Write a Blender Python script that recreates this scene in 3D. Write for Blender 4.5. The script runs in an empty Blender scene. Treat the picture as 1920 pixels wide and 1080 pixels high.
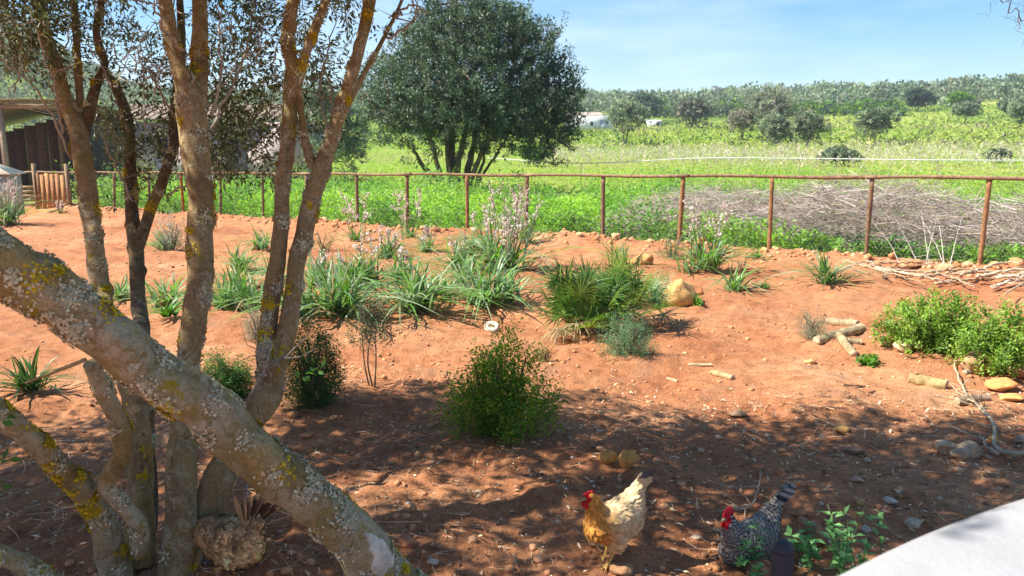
import bpy, bmesh, math, random
import numpy as np
from mathutils import Vector, Matrix
random.seed(7); rng = np.random.default_rng(7)
R = math.radians
scene = bpy.context.scene
C = scene.collection
# ------------------------------------------------------------------ camera, sky, sun, exposure
CAM_H, PITCH, FPX = 1.80, R(10.34), 1507.0
cam = bpy.data.cameras.new('camera'); camo = bpy.data.objects.new('camera', cam); C.objects.link(camo)
camo.location = (0, 0, CAM_H); camo.rotation_euler = (R(90) - PITCH, 0, 0)
cam.sensor_width = 36; cam.lens = 36 * FPX / 1920; cam.clip_start = 0.05; cam.clip_end = 4000
cam.dof.use_dof = True; cam.dof.focus_distance = 4.5; cam.dof.aperture_fstop = 6.5
scene.camera = camo
SUN_EL = R(50); SH = Vector((1, 0.03, 0)).normalized()      # direction in which shadows fall
world = bpy.data.worlds.new('World'); scene.world = world; world.use_nodes = True
nt = world.node_tree; nt.nodes.clear()
wo = nt.nodes.new('ShaderNodeOutputWorld'); bg = nt.nodes.new('ShaderNodeBackground'); sky = nt.nodes.new('ShaderNodeTexSky')
sky.sky_type = 'NISHITA'; sky.sun_disc = False; sky.sun_elevation = SUN_EL; sky.sun_rotation = R(-90)
sky.air_density = 1.0; sky.dust_density = 0.15; sky.ozone_density = 3.5
tc = nt.nodes.new('ShaderNodeTexCoord'); mp = nt.nodes.new('ShaderNodeMapping'); mp.inputs['Scale'].default_value = (1.4, 1.4, 9)
mp.inputs['Rotation'].default_value = (0, R(6), 0)
no = nt.nodes.new('ShaderNodeTexNoise'); no.inputs['Scale'].default_value = 1.6; no.inputs['Detail'].default_value = 7; no.inputs['Roughness'].default_value = .6
cr = nt.nodes.new('ShaderNodeMapRange'); cr.inputs[1].default_value = .46; cr.inputs[2].default_value = .76; cr.inputs[4].default_value = .55
mx = nt.nodes.new('ShaderNodeMix'); mx.data_type = 'RGBA'; mx.inputs[7].default_value = (7.2, 8.0, 9.0, 1)
L = nt.links.new
L(tc.outputs['Generated'], mp.inputs[0]); L(mp.outputs[0], no.inputs['Vector']); L(no.outputs[0], cr.inputs[0])
hs_ = nt.nodes.new('ShaderNodeHueSaturation'); hs_.inputs['Saturation'].default_value = 1.40; hs_.inputs['Value'].default_value = 1.04
L(cr.outputs[0], mx.inputs[0]); L(sky.outputs[0], hs_.inputs['Color']); L(hs_.outputs[0], mx.inputs[6]); L(mx.outputs[2], bg.inputs[0]); L(bg.outputs[0], wo.inputs[0])
bg.inputs[1].default_value = 0.07
sun = bpy.data.lights.new('sun', 'SUN'); sun.energy = 4.8; sun.angle = R(0.53); sun.color = (1, .94, .84)
suno = bpy.data.objects.new('sun', sun); C.objects.link(suno)
sdir = Vector((SH.x * math.cos(SUN_EL), SH.y * math.cos(SUN_EL), -math.sin(SUN_EL)))
suno.rotation_euler = sdir.to_track_quat('-Z', 'Y').to_euler(); suno.location = (-20, 0, 30)
vs = scene.view_settings; vs.view_transform = 'Standard'; vs.look = 'None'; vs.gamma = 1; vs.use_curve_mapping = False
vs.exposure = 1.30
scene.cycles.max_bounces = 6; scene.cycles.transparent_max_bounces = 4; scene.cycles.use_denoising = True

# ------------------------------------------------------------------ helpers
def hsh(ix, iy, iz, s):
    h = (ix.astype(np.int64) * 374761393 + iy.astype(np.int64) * 668265263 + iz.astype(np.int64) * 1274126177 + s * 974711) & 0xffffffff
    h = ((h ^ (h >> 13)) * 1274126177) & 0xffffffff
    h = ((h ^ (h >> 16)) * 2246822519) & 0xffffffff
    return ((h ^ (h >> 15)) & 0xffffff) / float(0xffffff)
def vn(x, y, z=0.0, s=0):
    x, y, z = np.broadcast_arrays(np.asarray(x, float), np.asarray(y, float), np.asarray(z, float))
    ix, iy, iz = np.floor(x), np.floor(y), np.floor(z); fx, fy, fz = x - ix, y - iy, z - iz
    fx, fy, fz = [f * f * (3 - 2 * f) for f in (fx, fy, fz)]
    r = 0
    for dx in (0, 1):
        for dy in (0, 1):
            for dz in (0, 1):
                r = r + hsh(ix + dx, iy + dy, iz + dz, s) * (fx if dx else 1 - fx) * (fy if dy else 1 - fy) * (fz if dz else 1 - fz)
    return r * 2 - 1
def fbm(x, y, z=0.0, o=3, s=0):
    r = 0; a = 1; f = 1
    for k in range(o):
        r = r + a * vn(np.asarray(x) * f, np.asarray(y) * f, np.asarray(z) * f, s + k * 17); a *= .5; f *= 2.03
    return r
def sst(a, b, x):
    t = np.clip((x - a) / (b - a), 0, 1); return t * t * (3 - 2 * t)
def lin(r, g, b): return tuple((c / 255 / 12.92) if c / 255 <= .04045 else ((c / 255 + .055) / 1.055) ** 2.4 for c in (r, g, b))
def unit(v):
    v = np.asarray(v, float); return v / np.maximum(np.linalg.norm(v, axis=-1, keepdims=True), 1e-9)

# fence line on the ground
FA = np.array([6.64, 11.3]); FB = np.array([-3.42, 17.6]); FD = (FB - FA) / np.linalg.norm(FB - FA)
FN = np.array([-FD[1], FD[0]]);  FN = FN if FN[1] > 0 else -FN           # towards the field
SPAN = np.linalg.norm(FB - FA) / 8
def fs(x, y): return (np.asarray(x) - FA[0]) * FN[0] + (np.asarray(y) - FA[1]) * FN[1]
_dk = np.array([0, 9, 14, 20, 30, 45, 60, 90, 130, 180, 260, 400, 700, 1500.]); _zk = np.array([0, .03, .0, -.12, -.14, 0, .35, 1.4, 3.9, 7.6, 12.6, 21., 28., 45.])
def Hm(x, y):
    x = np.asarray(x, float); y = np.asarray(y, float)
    d = np.hypot(x, y); th = np.arctan2(x, y)
    z = np.interp(d, _dk, _zk)
    z = z * (1 + 1.5 * sst(-.40, -.62, th) * sst(60, 160, d)) + sst(-.35, -.6, th) * sst(60, 260, d) * 3
    z = z + sst(.36, .75, th) * sst(100, 300, d) * 4
    z = z + sst(40, 120, d) * 1.2 * fbm(x / 45, y / 45, 0, 2, 5) * np.minimum(d / 200, 1.3)
    s = fs(x, y); z = z + .13 * np.exp(-((s + .35) / .55) ** 2) * (1 + .5 * vn(x * .8, y * .8, 0, 3))
    return z
def H(x, y):
    d = np.hypot(x, y); s = fs(x, y)
    w = sst(.6, -.2, s) * sst(40, 25, d)
    z = Hm(x, y)
    z = z + w * (.05 * fbm(np.asarray(x) * .9, np.asarray(y) * .9, 0, 2, 11) + .024 * fbm(np.asarray(x) * 4.2, np.asarray(y) * 4.2, 0, 2, 21)
        + .016 * np.abs(vn(np.asarray(x) * 11, np.asarray(y) * 11, 0, 31)) + .006 * np.abs(vn(np.asarray(x) * 26, np.asarray(y) * 26, 0, 41)))
    rr = np.exp(-((s + .3) / .4) ** 2) * sst(40, 25, d)
    return z + rr * .05 * np.maximum(0, fbm(np.asarray(x) * 3.5, np.asarray(y) * 3.5, 0, 2, 51))
cP, sP = math.cos(PITCH), math.sin(PITCH)
def ray(px, py):
    u = (px - 960) / FPX; v = -(py - 540) / FPX
    return np.array([u, cP + v * sP, -sP + v * cP])
def P(px, py, Y):
    r = ray(px, py); return np.array([0, 0, CAM_H]) + r * (Y / r[1])
def at(px, py):
    """the point of the ground seen at this place of the photograph"""
    r = ray(px, py); t = 1.5; o = np.array([0, 0, CAM_H])
    while t < 600:
        p = o + r * t
        if p[2] < float(Hm(p[0], p[1])):
            a, b = t / 1.01 - .05, t
            for _ in range(20):
                m = (a + b) / 2; p = o + r * m
                if p[2] < float(Hm(p[0], p[1])): b = m
                else: a = m
            break
        t = t * 1.01 + .01
    p = o + r * b if t < 600 else o + r * 600
    p[2] = float(H(p[0], p[1])); return p
def pxm(p): return FPX / (p[1] * cP - (p[2] - CAM_H) * sP)        # pixels of the photograph per metre there

class MB:
    def __init__(s): s.v = []; s.q = []; s.t = []; s.c = []; s.n = 0
    def add(s, v, q=None, t=None, c=(1, 1, 1)):
        v = np.asarray(v, float).reshape(-1, 3)
        if q is not None and len(q): s.q.append(np.asarray(q, int).reshape(-1, 4) + s.n)
        if t is not None and len(t): s.t.append(np.asarray(t, int).reshape(-1, 3) + s.n)
        c = np.asarray(c, float)
        s.c.append(np.broadcast_to(c, (len(v), 3)) if c.ndim == 1 else c); s.v.append(v); s.n += len(v)
        return s
    def build(s, name, mat, parent=None, origin=None, smooth=False, extra=None):
        V = np.concatenate(s.v) if s.v else np.zeros((0, 3))
        o = np.array(parent['_o']) if parent is not None else np.array(origin if origin is not None else (0, 0, 0), float)
        me = mesh_np(name, V - o, np.concatenate(s.q) if s.q else np.zeros((0, 4), int), np.concatenate(s.t) if s.t else np.zeros((0, 3), int), np.concatenate(s.c), smooth)
        for m in (mat if isinstance(mat, (list, tuple)) else [mat]): me.materials.append(m)
        ob = bpy.data.objects.new(name, me); C.objects.link(ob)
        if parent is not None: ob.parent = parent
        else: ob.location = o
        ob['_o'] = [float(k) for k in o]
        return ob
def mesh_np(name, V, Q, T, col=None, smooth=False):
    me = bpy.data.meshes.new(name)
    me.vertices.add(len(V)); me.vertices.foreach_set('co', np.ascontiguousarray(V, np.float32).ravel())
    idx = np.concatenate([Q.ravel(), T.ravel()]).astype(np.int32)
    st = np.concatenate([np.arange(len(Q)) * 4, len(Q) * 4 + np.arange(len(T)) * 3]).astype(np.int32)
    me.loops.add(len(idx)); me.loops.foreach_set('vertex_index', idx)
    me.polygons.add(len(st)); me.polygons.foreach_set('loop_start', st)
    if smooth: me.polygons.foreach_set('use_smooth', np.ones(len(st), bool))
    if col is not None:
        a = me.color_attributes.new('Col', 'FLOAT_COLOR', 'POINT')
        a.data.foreach_set('color', np.concatenate([col, np.ones((len(col), 1))], 1).astype(np.float32).ravel())
    me.update(calc_edges=True); me.validate(); return me
def tag(o, label=None, cat=None, group=None, kind=None):
    if label: o['label'] = label
    if cat: o['category'] = cat
    if group: o['group'] = group
    if kind: o['kind'] = kind
    return o
def thing(name, label, cat, loc, group=None):
    o = bpy.data.objects.new(name, None); C.objects.link(o); o.location = [float(k) for k in loc]; o.empty_display_size = .1
    o['_o'] = [float(k) for k in loc]; return tag(o, label, cat, group)

def spline(pts, n):
    """Catmull-Rom through rows of pts (any number of columns)"""
    p = np.asarray(pts, float); p = np.vstack([2 * p[0] - p[1], p, 2 * p[-1] - p[-2]])
    m = len(p) - 3; u = np.linspace(0, m - 1e-6, n); i = u.astype(int); t = (u - i)[:, None]
    a, b, c, d = p[i], p[i + 1], p[i + 2], p[i + 3]
    return .5 * (2 * b + (c - a) * t + (2 * a - 5 * b + 4 * c - d) * t * t + (3 * b - a - 3 * c + d) * t ** 3)
def frames(p):
    d = unit(np.gradient(p, axis=0)); u = np.cross(d[0], (0, 0, 1) if abs(d[0][2]) < .9 else (1, 0, 0)); u /= np.linalg.norm(u)
    U = []
    for k in range(len(p)):
        u = u - d[k] * np.dot(u, d[k]); u = u / max(np.linalg.norm(u), 1e-9); U.append(u)
    U = np.array(U); return d, U, np.cross(d, U)
def tube(mb, p, r, seg=6, c=(1, 1, 1), cap=True, bump=0., bs=9., sd=1, knots=0):
    p = np.asarray(p, float); n = len(p); r = np.broadcast_to(np.asarray(r, float), (n,))
    d, U, W = frames(p); a = np.arange(seg) * 2 * math.pi / seg
    ring = U[:, None] * np.cos(a)[None, :, None] + W[:, None] * np.sin(a)[None, :, None]
    rr = np.repeat(r[:, None], seg, 1)
    if bump:
        q = p[:, None] + ring * rr[..., None]
        rr = rr * (1 + bump * fbm(q[..., 0] * bs, q[..., 1] * bs, q[..., 2] * bs * .55, 3, sd))
        if knots:
            kr = np.random.default_rng(sd); L_ = np.concatenate([[0], np.cumsum(np.linalg.norm(np.diff(p, axis=0), axis=1))])
            for _ in range(knots):
                s0 = kr.uniform(0, L_[-1]); a0 = kr.uniform(0, 2 * math.pi); da = np.angle(np.exp(1j * (a - a0))); ds = (L_ - s0); r_ = r.mean(); rr = rr + r[:, None] * kr.uniform(.12, .34) * np.exp(-(ds[:, None] / (r_ * .8)) ** 2 - (da[None] / .55) ** 2) - r[:, None] * .10 * np.exp(-((np.hypot(ds[:, None] / r_, da[None] * 1.0) - 1.15) / .25) ** 2)
            rr = rr * (1 + .045 * vn(a[None] * 2.2 + 0 * L_[:, None], L_[:, None] * 2.5, 0, sd + 9) + .03 * np.abs(vn(np.cos(a)[None] * 5 + 0 * L_[:, None], np.sin(a)[None] * 5 + 0 * L_[:, None], L_[:, None] * 3, sd + 4)))
    V = (p[:, None] + ring * rr[..., None]).reshape(-1, 3)
    i = np.arange(n - 1)[:, None] * seg; j = np.arange(seg)[None]; k = (j + 1) % seg
    Q = np.stack(np.broadcast_arrays(i + j, i + k, i + seg + k, i + seg + j), -1).reshape(-1, 4)
    cc = np.asarray(c, float)
    if cc.ndim == 2: cc = np.repeat(cc, seg, 0)
    T = None
    if cap:
        V = np.vstack([V, p[0], p[-1]]); m = n * seg; j = np.arange(seg); k = (j + 1) % seg
        T = np.vstack([np.stack([k, j, np.full(seg, m)], 1), np.stack([m - seg + j, m - seg + k, np.full(seg, m + 1)], 1)])
        if cc.ndim == 2: cc = np.vstack([cc, cc[:1], cc[-1:]])
    mb.add(V, Q, T, cc); return V
def leaves(mb, p, d, nrm, Ln, Wd, col, fold=.18):
    """one folded rhombic leaf (two triangles) per row"""
    p = np.asarray(p, float); d = unit(d); n = len(p)
    if n == 0: return
    s = unit(np.cross(d, nrm)); nn = np.cross(s, d); Ln = np.broadcast_to(Ln, (n,))[:, None]; Wd = np.broadcast_to(Wd, (n,))[:, None]
    m = p + d * Ln * .48 + nn * Wd * fold
    V = np.stack([p, m + s * Wd * .5, p + d * Ln - nn * Ln * .1, m - s * Wd * .5], 1)
    b = np.arange(n)[:, None] * 4
    T = np.concatenate([b + [[0, 2, 1]], b + [[0, 3, 2]]])
    col = np.broadcast_to(np.asarray(col, float), (n, 3)); mb.add(V.reshape(-1, 3), None, T, np.repeat(col, 4, 0))
def sticks(mb, a, b, r, col):
    """straight three-sided tapering twigs, one to each row"""
    a = np.asarray(a, float); b = np.asarray(b, float); n = len(a); d = unit(b - a); u = unit(np.cross(d, [.3, .5, .8])); w = np.cross(d, u); r = np.broadcast_to(r, (n,))[:, None]
    ring = [u, -.5 * u + .87 * w, -.5 * u - .87 * w]; V = np.stack([a + q * r for q in ring] + [b + q * r * .5 for q in ring], 1).reshape(-1, 3); m = np.arange(n)[:, None] * 6
    mb.add(V, np.concatenate([m + [[0, 1, 4, 3]], m + [[1, 2, 5, 4]], m + [[2, 0, 3, 5]]]), None, np.repeat(np.broadcast_to(col, (n, 3)), 6, 0))
def rdir(n): return unit(rng.normal(size=(n, 3)))
def palette(n, cols, var=.18):
    c = np.array([cols[k] for k in rng.integers(0, len(cols), n)], float); return np.clip(c * (1 + var * rng.normal(size=(n, 1))), .003, 1)
def shoots(mb, p, d, ln, k, Ll, Lw, cols, spread=1.0, var=.2, colbase=None):
    """k leaves along each shoot (start p, direction d, length ln)"""
    n = len(p); d = unit(d); ln = np.broadcast_to(ln, (n,))
    t = np.tile((np.arange(k) + .5) / k, n) + rng.normal(0, .04, n * k)
    D = np.repeat(d, k, 0); p0 = np.repeat(p, k, 0) + D * (t * np.repeat(ln, k))[:, None]
    out = rdir(n * k); out = unit(out - D * (out * D).sum(1, keepdims=True))
    p0 = p0 + out * (np.repeat(ln, k) * .10)[:, None]
    ld = unit(D * .6 + out * spread + rng.normal(0, .12, (n * k, 3)))
    nr = unit(np.array([-.25, 0, 1.]) + rng.normal(0, .55, (n * k, 3)))
    col = palette(n, cols, .16) if colbase is None else colbase
    col = np.repeat(col, k, 0) * (1 + var * rng.normal(size=(n * k, 1)))
    leaves(mb, p0, ld, nr, Ll * rng.uniform(.65, 1.3, n * k), Lw * rng.uniform(.7, 1.25, n * k), np.clip(col, .003, 1))
def connect(mb, nodes, targets, r0, r1, seg=4, jit=.12, col=(1, 1, 1), maxn=99999):
    """twigs from the nearest point of the skeleton to each target; returns the arriving directions"""
    nodes = [np.asarray(nodes, float)]; N = nodes[0]; dirs = np.zeros((len(targets), 3))
    order = np.argsort(np.min(np.linalg.norm(targets[:, None] - N[None, ::max(1, len(N) // 60)], axis=2), 1))
    for i in order[:maxn]:
        t = targets[i]; k = np.argmin(((N - t) ** 2).sum(1)); a = N[k]; l = np.linalg.norm(t - a)
        if l < 1e-4: dirs[i] = (0, 0, 1); continue
        m1 = a + (t - a) * .35 + rng.normal(0, jit * l, 3) * .6 + np.array([0, 0, .08 * l]); m2 = a + (t - a) * .7 + rng.normal(0, jit * l, 3) * .6
        pts = np.array([a, m1, m2, t]); tube(mb, pts, np.array([r0, r0 * .8, (r0 + r1) / 2, r1]) * min(1.6, .5 + l), seg, col, cap=False)
        dirs[i] = t - m2; N = np.vstack([N, m1, m2, t])
    return dirs

# ------------------------------------------------------------------ materials
def mat(name):
    m = bpy.data.materials.new(name); m.use_nodes = True; n = m.node_tree; b = n.nodes['Principled BSDF']; return m, n, b
def node(n, t, **k):
    o = n.nodes.new(t)
    for a, v in k.items():
        if a.startswith('_'): setattr(o, a[1:], v)
        else: o.inputs[a].default_value = v
    return o
def ramp(n, src, stops):
    r = n.nodes.new('ShaderNodeValToRGB'); e = r.color_ramp.elements
    while len(e) < len(stops): e.new(.5)
    for i, (p, c) in enumerate(stops): e[i].position = p; e[i].color = (*c, 1) if len(c) == 3 else c
    n.links.new(src, r.inputs[0]); return r.outputs[0]
def mixc(n, f, a, b, mode='MIX'):
    m = n.nodes.new('ShaderNodeMix'); m.data_type = 'RGBA'; m.blend_type = mode
    for s, v in ((0, f), (6, a), (7, b)):
        if hasattr(v, 'is_output'): n.links.new(v, m.inputs[s])
        else: m.inputs[s].default_value = v if s == 0 else (*v, 1)
    return m.outputs[2]
def noise(n, co, scale, detail=4, rough=.55, dist=0.):
    t = node(n, 'ShaderNodeTexNoise', Scale=scale, Detail=detail, Roughness=rough, Distortion=dist); n.links.new(co, t.inputs['Vector']); return t.outputs[0]
def objco(n, scale=None):
    t = n.nodes.new('ShaderNodeTexCoord')
    if scale is None: return t.outputs['Object']
    m = n.nodes.new('ShaderNodeMapping'); m.inputs['Scale'].default_value = scale; n.links.new(t.outputs['Object'], m.inputs[0]); return m.outputs[0]
def bumpn(n, b, h, st, dist):
    k = node(n, 'ShaderNodeBump', Strength=st, Distance=dist); n.links.new(h, k.inputs['Height']); n.links.new(k.outputs[0], b.inputs['Normal']); return k
def colattr(n):
    a = n.nodes.new('ShaderNodeAttribute'); a.attribute_name = 'Col'; return a.outputs['Color']
def leaf_mat(name, rough=.5, trans=.35, spec=.35):
    m, n, b = mat(name); c = colattr(n); n.links.new(c, b.inputs['Base Color']); b.inputs['Roughness'].default_value = rough
    b.inputs['Specular IOR Level'].default_value = spec
    t = n.nodes.new('ShaderNodeBsdfTranslucent'); hs = node(n, 'ShaderNodeHueSaturation', Hue=.485, Saturation=1.15, Value=1.5); n.links.new(c, hs.inputs['Color']); n.links.new(hs.outputs[0], t.inputs[0])
    mx = n.nodes.new('ShaderNodeMixShader'); mx.inputs[0].default_value = trans; out = n.nodes['Material Output']
    n.links.new(b.outputs[0], mx.inputs[1]); n.links.new(t.outputs[0], mx.inputs[2]); n.links.new(mx.outputs[0], out.inputs[0]); return m
def col_mat(name, rough=.85, nscale=None, nv=.35, bump=0., bscale=40):
    """takes the colour attribute, varied by noise"""
    m, n, b = mat(name); c = colattr(n); co = objco(n)
    if nscale:
        f = noise(n, co, nscale, 5, .65); k = ramp(n, f, [(.25, (1 - nv,) * 3), (.75, (1 + nv * .6,) * 3)]); c = mixc(n, 1., c, k, 'MULTIPLY')
    n.links.new(c, b.inputs['Base Color']); b.inputs['Roughness'].default_value = rough; b.inputs['Specular IOR Level'].default_value = .2
    if bump: bumpn(n, b, noise(n, co, bscale, 6, .7), bump, .01)
    return m
M_LEAF = leaf_mat('olive leaves', .45, .22, .45); M_GREEN = leaf_mat('soft green leaves', .55, .38, .3); M_FAR = leaf_mat('distant foliage', .8, .25, .1)
M_STRAP = leaf_mat('strap leaves', .4, .3, .4); M_PETAL = leaf_mat('petals', .6, .3, .2); M_DRY = leaf_mat('dry leaves', .8, .15, .2)
M_TWIG = col_mat('twig bark', .9, 60, .4); M_ROCK = col_mat('rough stone', .9, 14, .4, .9, 30); M_WOOD = col_mat('weathered wood', .88, 16, .62, .9, 60)
M_FEATH = col_mat('feathers', .75, 60, .2); M_SKIN = col_mat('comb skin', .45, 80, .25, .4, 150); M_METAL = col_mat('painted metal', .6, 6, .2)
M_PLASTER = col_mat('plaster', .9, 5, .16, .35, 45)
def bark(name, base, lich, yel, seed, yth=.66, lth=.60):
    m, n, b = mat(name); co = objco(n); cs = objco(n, (1, 1, .45))
    mp = n.nodes.new('ShaderNodeMapping'); mp.inputs['Location'].default_value = (seed, seed * 1.7, seed * .3); n.links.new(co, mp.inputs[0]); cv = mp.outputs[0]
    f1 = noise(n, cs, 9, 6, .6, .4); c = ramp(n, f1, [(.28, tuple(k * .55 for k in base)), (.5, base), (.72, tuple(min(1, k * 1.45) for k in base))])
    f2 = noise(n, cv, 75, 5, .7); c = mixc(n, 1., c, ramp(n, f2, [(.3, (.6, .58, .55)), (.7, (1.25, 1.22, 1.2))]), 'MULTIPLY')
    # reddish brown bare bark and greenish film
    c = mixc(n, ramp(n, noise(n, cv, 4.5, 3), [(.5, (0, 0, 0)), (.68, (.65,) * 3)]), c, (.36, .225, .10))
    c = mixc(n, ramp(n, noise(n, cv, 3.1, 4), [(.52, (0, 0, 0)), (.66, (.6,) * 3)]), c, (.46, .37, .11))
    # crustose lichen: pale blotches with ragged rims, sprinkled spots
    pm = ramp(n, noise(n, cv, 3.6, 5, .6, .5), [(.42, (0, 0, 0)), (.58, (1, 1, 1))])
    def msk(v):
        k = node(n, 'ShaderNodeMix', _data_type='RGBA', _blend_type='MULTIPLY'); k.inputs[0].default_value = 1.; n.links.new(v, k.inputs[6]); n.links.new(pm, k.inputs[7]); return k.outputs[2]
    fl = noise(n, cv, 21, 10, .78, .9); c = mixc(n, msk(ramp(n, fl, [(lth - .085, (0, 0, 0)), (lth + .0, (.9,) * 3)])), c, lich)
    vo = node(n, 'ShaderNodeTexVoronoi', Scale=70.); n.links.new(cv, vo.inputs['Vector']); c = mixc(n, msk(ramp(n, vo.outputs['Distance'], [(.14, (.7,) * 3), (.24, (0, 0, 0))])), c, tuple(min(1, k * 1.05) for k in lich))
    fg = noise(n, cv, 26, 10, .8, .6); c = mixc(n, msk(ramp(n, fg, [(.52, (0, 0, 0)), (.62, (.8,) * 3)])), c, (.52, .50, .34))
    fy = noise(n, cv, 6.5, 8, .62, .5); c = mixc(n, ramp(n, fy, [(yth, (0, 0, 0)), (yth + .025, (.95,) * 3)]), c, yel)
    n.links.new(c, b.inputs['Base Color']); b.inputs['Roughness'].default_value = .92; b.inputs['Specular IOR Level'].default_value = .15
    ck = noise(n, objco(n, (1, 1, .3)), 30, 5, .65, 1.2); c = mixc(n, ramp(n, ck, [(.30, (.75,) * 3), (.38, (0, 0, 0))]), c, (.10, .07, .045)); n.links.new(c, b.inputs['Base Color'])
    ad = node(n, 'ShaderNodeMath', _operation='ADD'); n.links.new(f2, ad.inputs[0]); n.links.new(fl, ad.inputs[1])
    a2 = node(n, 'ShaderNodeMath', _operation='ADD'); n.links.new(ad.outputs[0], a2.inputs[0]); n.links.new(noise(n, cs, 24, 6, .7), a2.inputs[1])
    a3 = node(n, 'ShaderNodeMath', _operation='ADD'); n.links.new(a2.outputs[0], a3.inputs[0]); n.links.new(ck, a3.inputs[1]); bumpn(n, b, a3.outputs[0], 1., .026); return m
M_BARK = bark('lichened bark', (.58, .435, .22), (.84, .73, .50), (.62, .46, .02), 3.1, .65, .575)
M_BARK2 = bark('pale lichened bark', (.66, .52, .22), (.88, .79, .54), (.66, .50, .03), 8.7, .66, .52)
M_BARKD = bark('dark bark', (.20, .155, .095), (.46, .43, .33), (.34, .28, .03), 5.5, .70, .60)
M_LICH = col_mat('leafy lichen', .9, 120, .25)

# ------------------------------------------------------------------ ground
def build_ground():
    ang = np.concatenate([np.linspace(-180, -39, 40)[:-1], np.linspace(-39, 39, 430), np.linspace(39, 180, 40)[1:]])
    ang = R(1) * ang
    rad = np.concatenate([[.02], np.linspace(.3, 1.7, 10)[:-1], np.geomspace(1.7, 26, 400)[:-1], np.geomspace(26, 1500, 130)])
    a, r = np.meshgrid(ang, rad); x = r * np.sin(a); y = r * np.cos(a); z = H(x, y)
    V = np.stack([x, y, z], -1).reshape(-1, 3); nA = len(ang)
    i, j = np.meshgrid(np.arange(len(rad) - 1) * nA, np.arange(nA - 1), indexing='ij'); i = i.ravel(); j = j.ravel()
    Q = np.stack([i + j, i + nA + j, i + nA + j + 1, i + j + 1], 1)
    s = fs(V[:, 0], V[:, 1]) + .25 * vn(V[:, 0] * 1.5, V[:, 1] * 1.5, 0, 9)
    soil = sst(.35, -.05, s)
    mb = MB(); mb.add(V, Q, None, np.repeat(soil[:, None], 3, 1))
    m, n, b = mat('red earth and meadow'); co = objco(n); w = colattr(n)
    f1 = noise(n, co, .55, 6, .68, .4); c = ramp(n, f1, [(.30, (.36, .135, .058)), (.44, (.50, .21, .095)), (.56, (.57, .265, .125)), (.70, (.68, .385, .205))])
    f2 = noise(n, co, 9, 7, .72); c = mixc(n, 1., c, ramp(n, f2, [(.3, (.62, .58, .55)), (.52, (1, 1, 1)), (.75, (1.22, 1.25, 1.28))]), 'MULTIPLY')
    f3 = noise(n, co, 60, 5, .7); c = mixc(n, 1., c, ramp(n, f3, [(.3, (.66, .62, .6)), (.7, (1.2, 1.2, 1.2))]), 'MULTIPLY')
    f4 = noise(n, co, 2.3, 6, .65); c = mixc(n, ramp(n, f4, [(.52, (0, 0, 0)), (.70, (.6,) * 3)]), c, (.38, .21, .125))
    g = ramp(n, noise(n, co, .05, 5, .6), [(.3, (.17, .24, .05)), (.5, (.25, .32, .07)), (.62, (.33, .36, .09)), (.75, (.40, .36, .2))])
    g = mixc(n, 1., g, ramp(n, noise(n, co, 1.2, 6, .7), [(.3, (.55, .6, .5)), (.7, (1.25, 1.2, 1.2))]), 'MULTIPLY')
    c = mixc(n, w, g, c); n.links.new(c, b.inputs['Base Color']); b.inputs['Roughness'].default_value = .95; b.inputs['Specular IOR Level'].default_value = .1
    ad = node(n, 'ShaderNodeMath', _operation='ADD'); n.links.new(f2, ad.inputs[0]); n.links.new(f3, ad.inputs[1]); bumpn(n, b, ad.outputs[0], .9, .03)
    o = mb.build('ground', m, smooth=True); tag(o, 'red earth of the garden running on into the green meadow and hills', None, None, 'structure')
build_ground()

# ------------------------------------------------------------------ foreground trees
WK = [.72]
def stem(T, rows, mb=None, name='stem', m=None, seg=20, bump=.10, lich=0, sd=1, n=None, yel=.35):
    """rows: (px, py, world depth, width in px) along the stem; each keeps its own distance"""
    w = np.array([[*P(a, b, c), WK[0] * d * .5 / FPX * (c * cP - (P(a, b, c)[2] - CAM_H) * sP)] for a, b, c, d in rows])
    n = n or max(12, int(np.linalg.norm(np.diff(w[:, :3], axis=0), axis=1).sum() / .018))
    q = spline(w, n); p, r = q[:, :3], np.maximum(q[:, 3], .002)
    p = p + np.stack([fbm(p[:, 2] * 5 + sd, p[:, 0] * 5, 0, 2, sd + k) for k in (1, 2, 3)], 1) * r[:, None] * .16
    mb = MB(); V = tube(mb, p, r, seg, bump=bump, bs=11, sd=sd, knots=max(2, len(p) // 14))
    o = mb.build(name, m or M_BARK, T, smooth=True)
    if lich:
        lm = MB(); d, U, W = frames(p); nc = lich
        NV = len(p) * seg; Vr = V[:NV]; kr_ = np.arange(NV) // seg; Nr = unit(Vr - p[kr_])
        for _ in range(nc):
            c0 = rng.integers(seg * 2, NV - seg * 2); y = rng.random() < yel; sz = rng.uniform(.4, 1.6) * .022
            near = np.where(((Vr - Vr[c0]) ** 2).sum(1) < (sz * 1.8) ** 2)[0]; cnt = int(rng.integers(30, 110)); near = rng.choice(near, cnt, p=(lambda w_: w_ / w_.sum())(np.exp(-((Vr[near] - Vr[c0]) ** 2).sum(1) / (sz * sz))))
            nr = Nr[near]; kk = kr_[near]; q = Vr[near] + nr * .001 + d[kk] * rng.normal(0, .006, (cnt, 1)) + np.cross(d[kk], nr) * rng.normal(0, .005, (cnt, 1))
            t = unit(np.cross(nr, rdir(cnt))); base = [(.62, .45, .015), (.68, .52, .03)] if y else [(.66, .62, .42), (.76, .70, .48), (.52, .52, .34)]
            leaves(lm, q, t + nr * rng.uniform(.1, .75, (cnt, 1)), nr + .4 * rdir(cnt), rng.uniform(.006, .016, cnt), rng.uniform(.006, .014, cnt), palette(cnt, base, .12), .3)
        lo = lm.build('lichen', M_LICH, o); lo['kind'] = 'stuff'
    global LASTV; LASTV = (V, seg)
    return p
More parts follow.
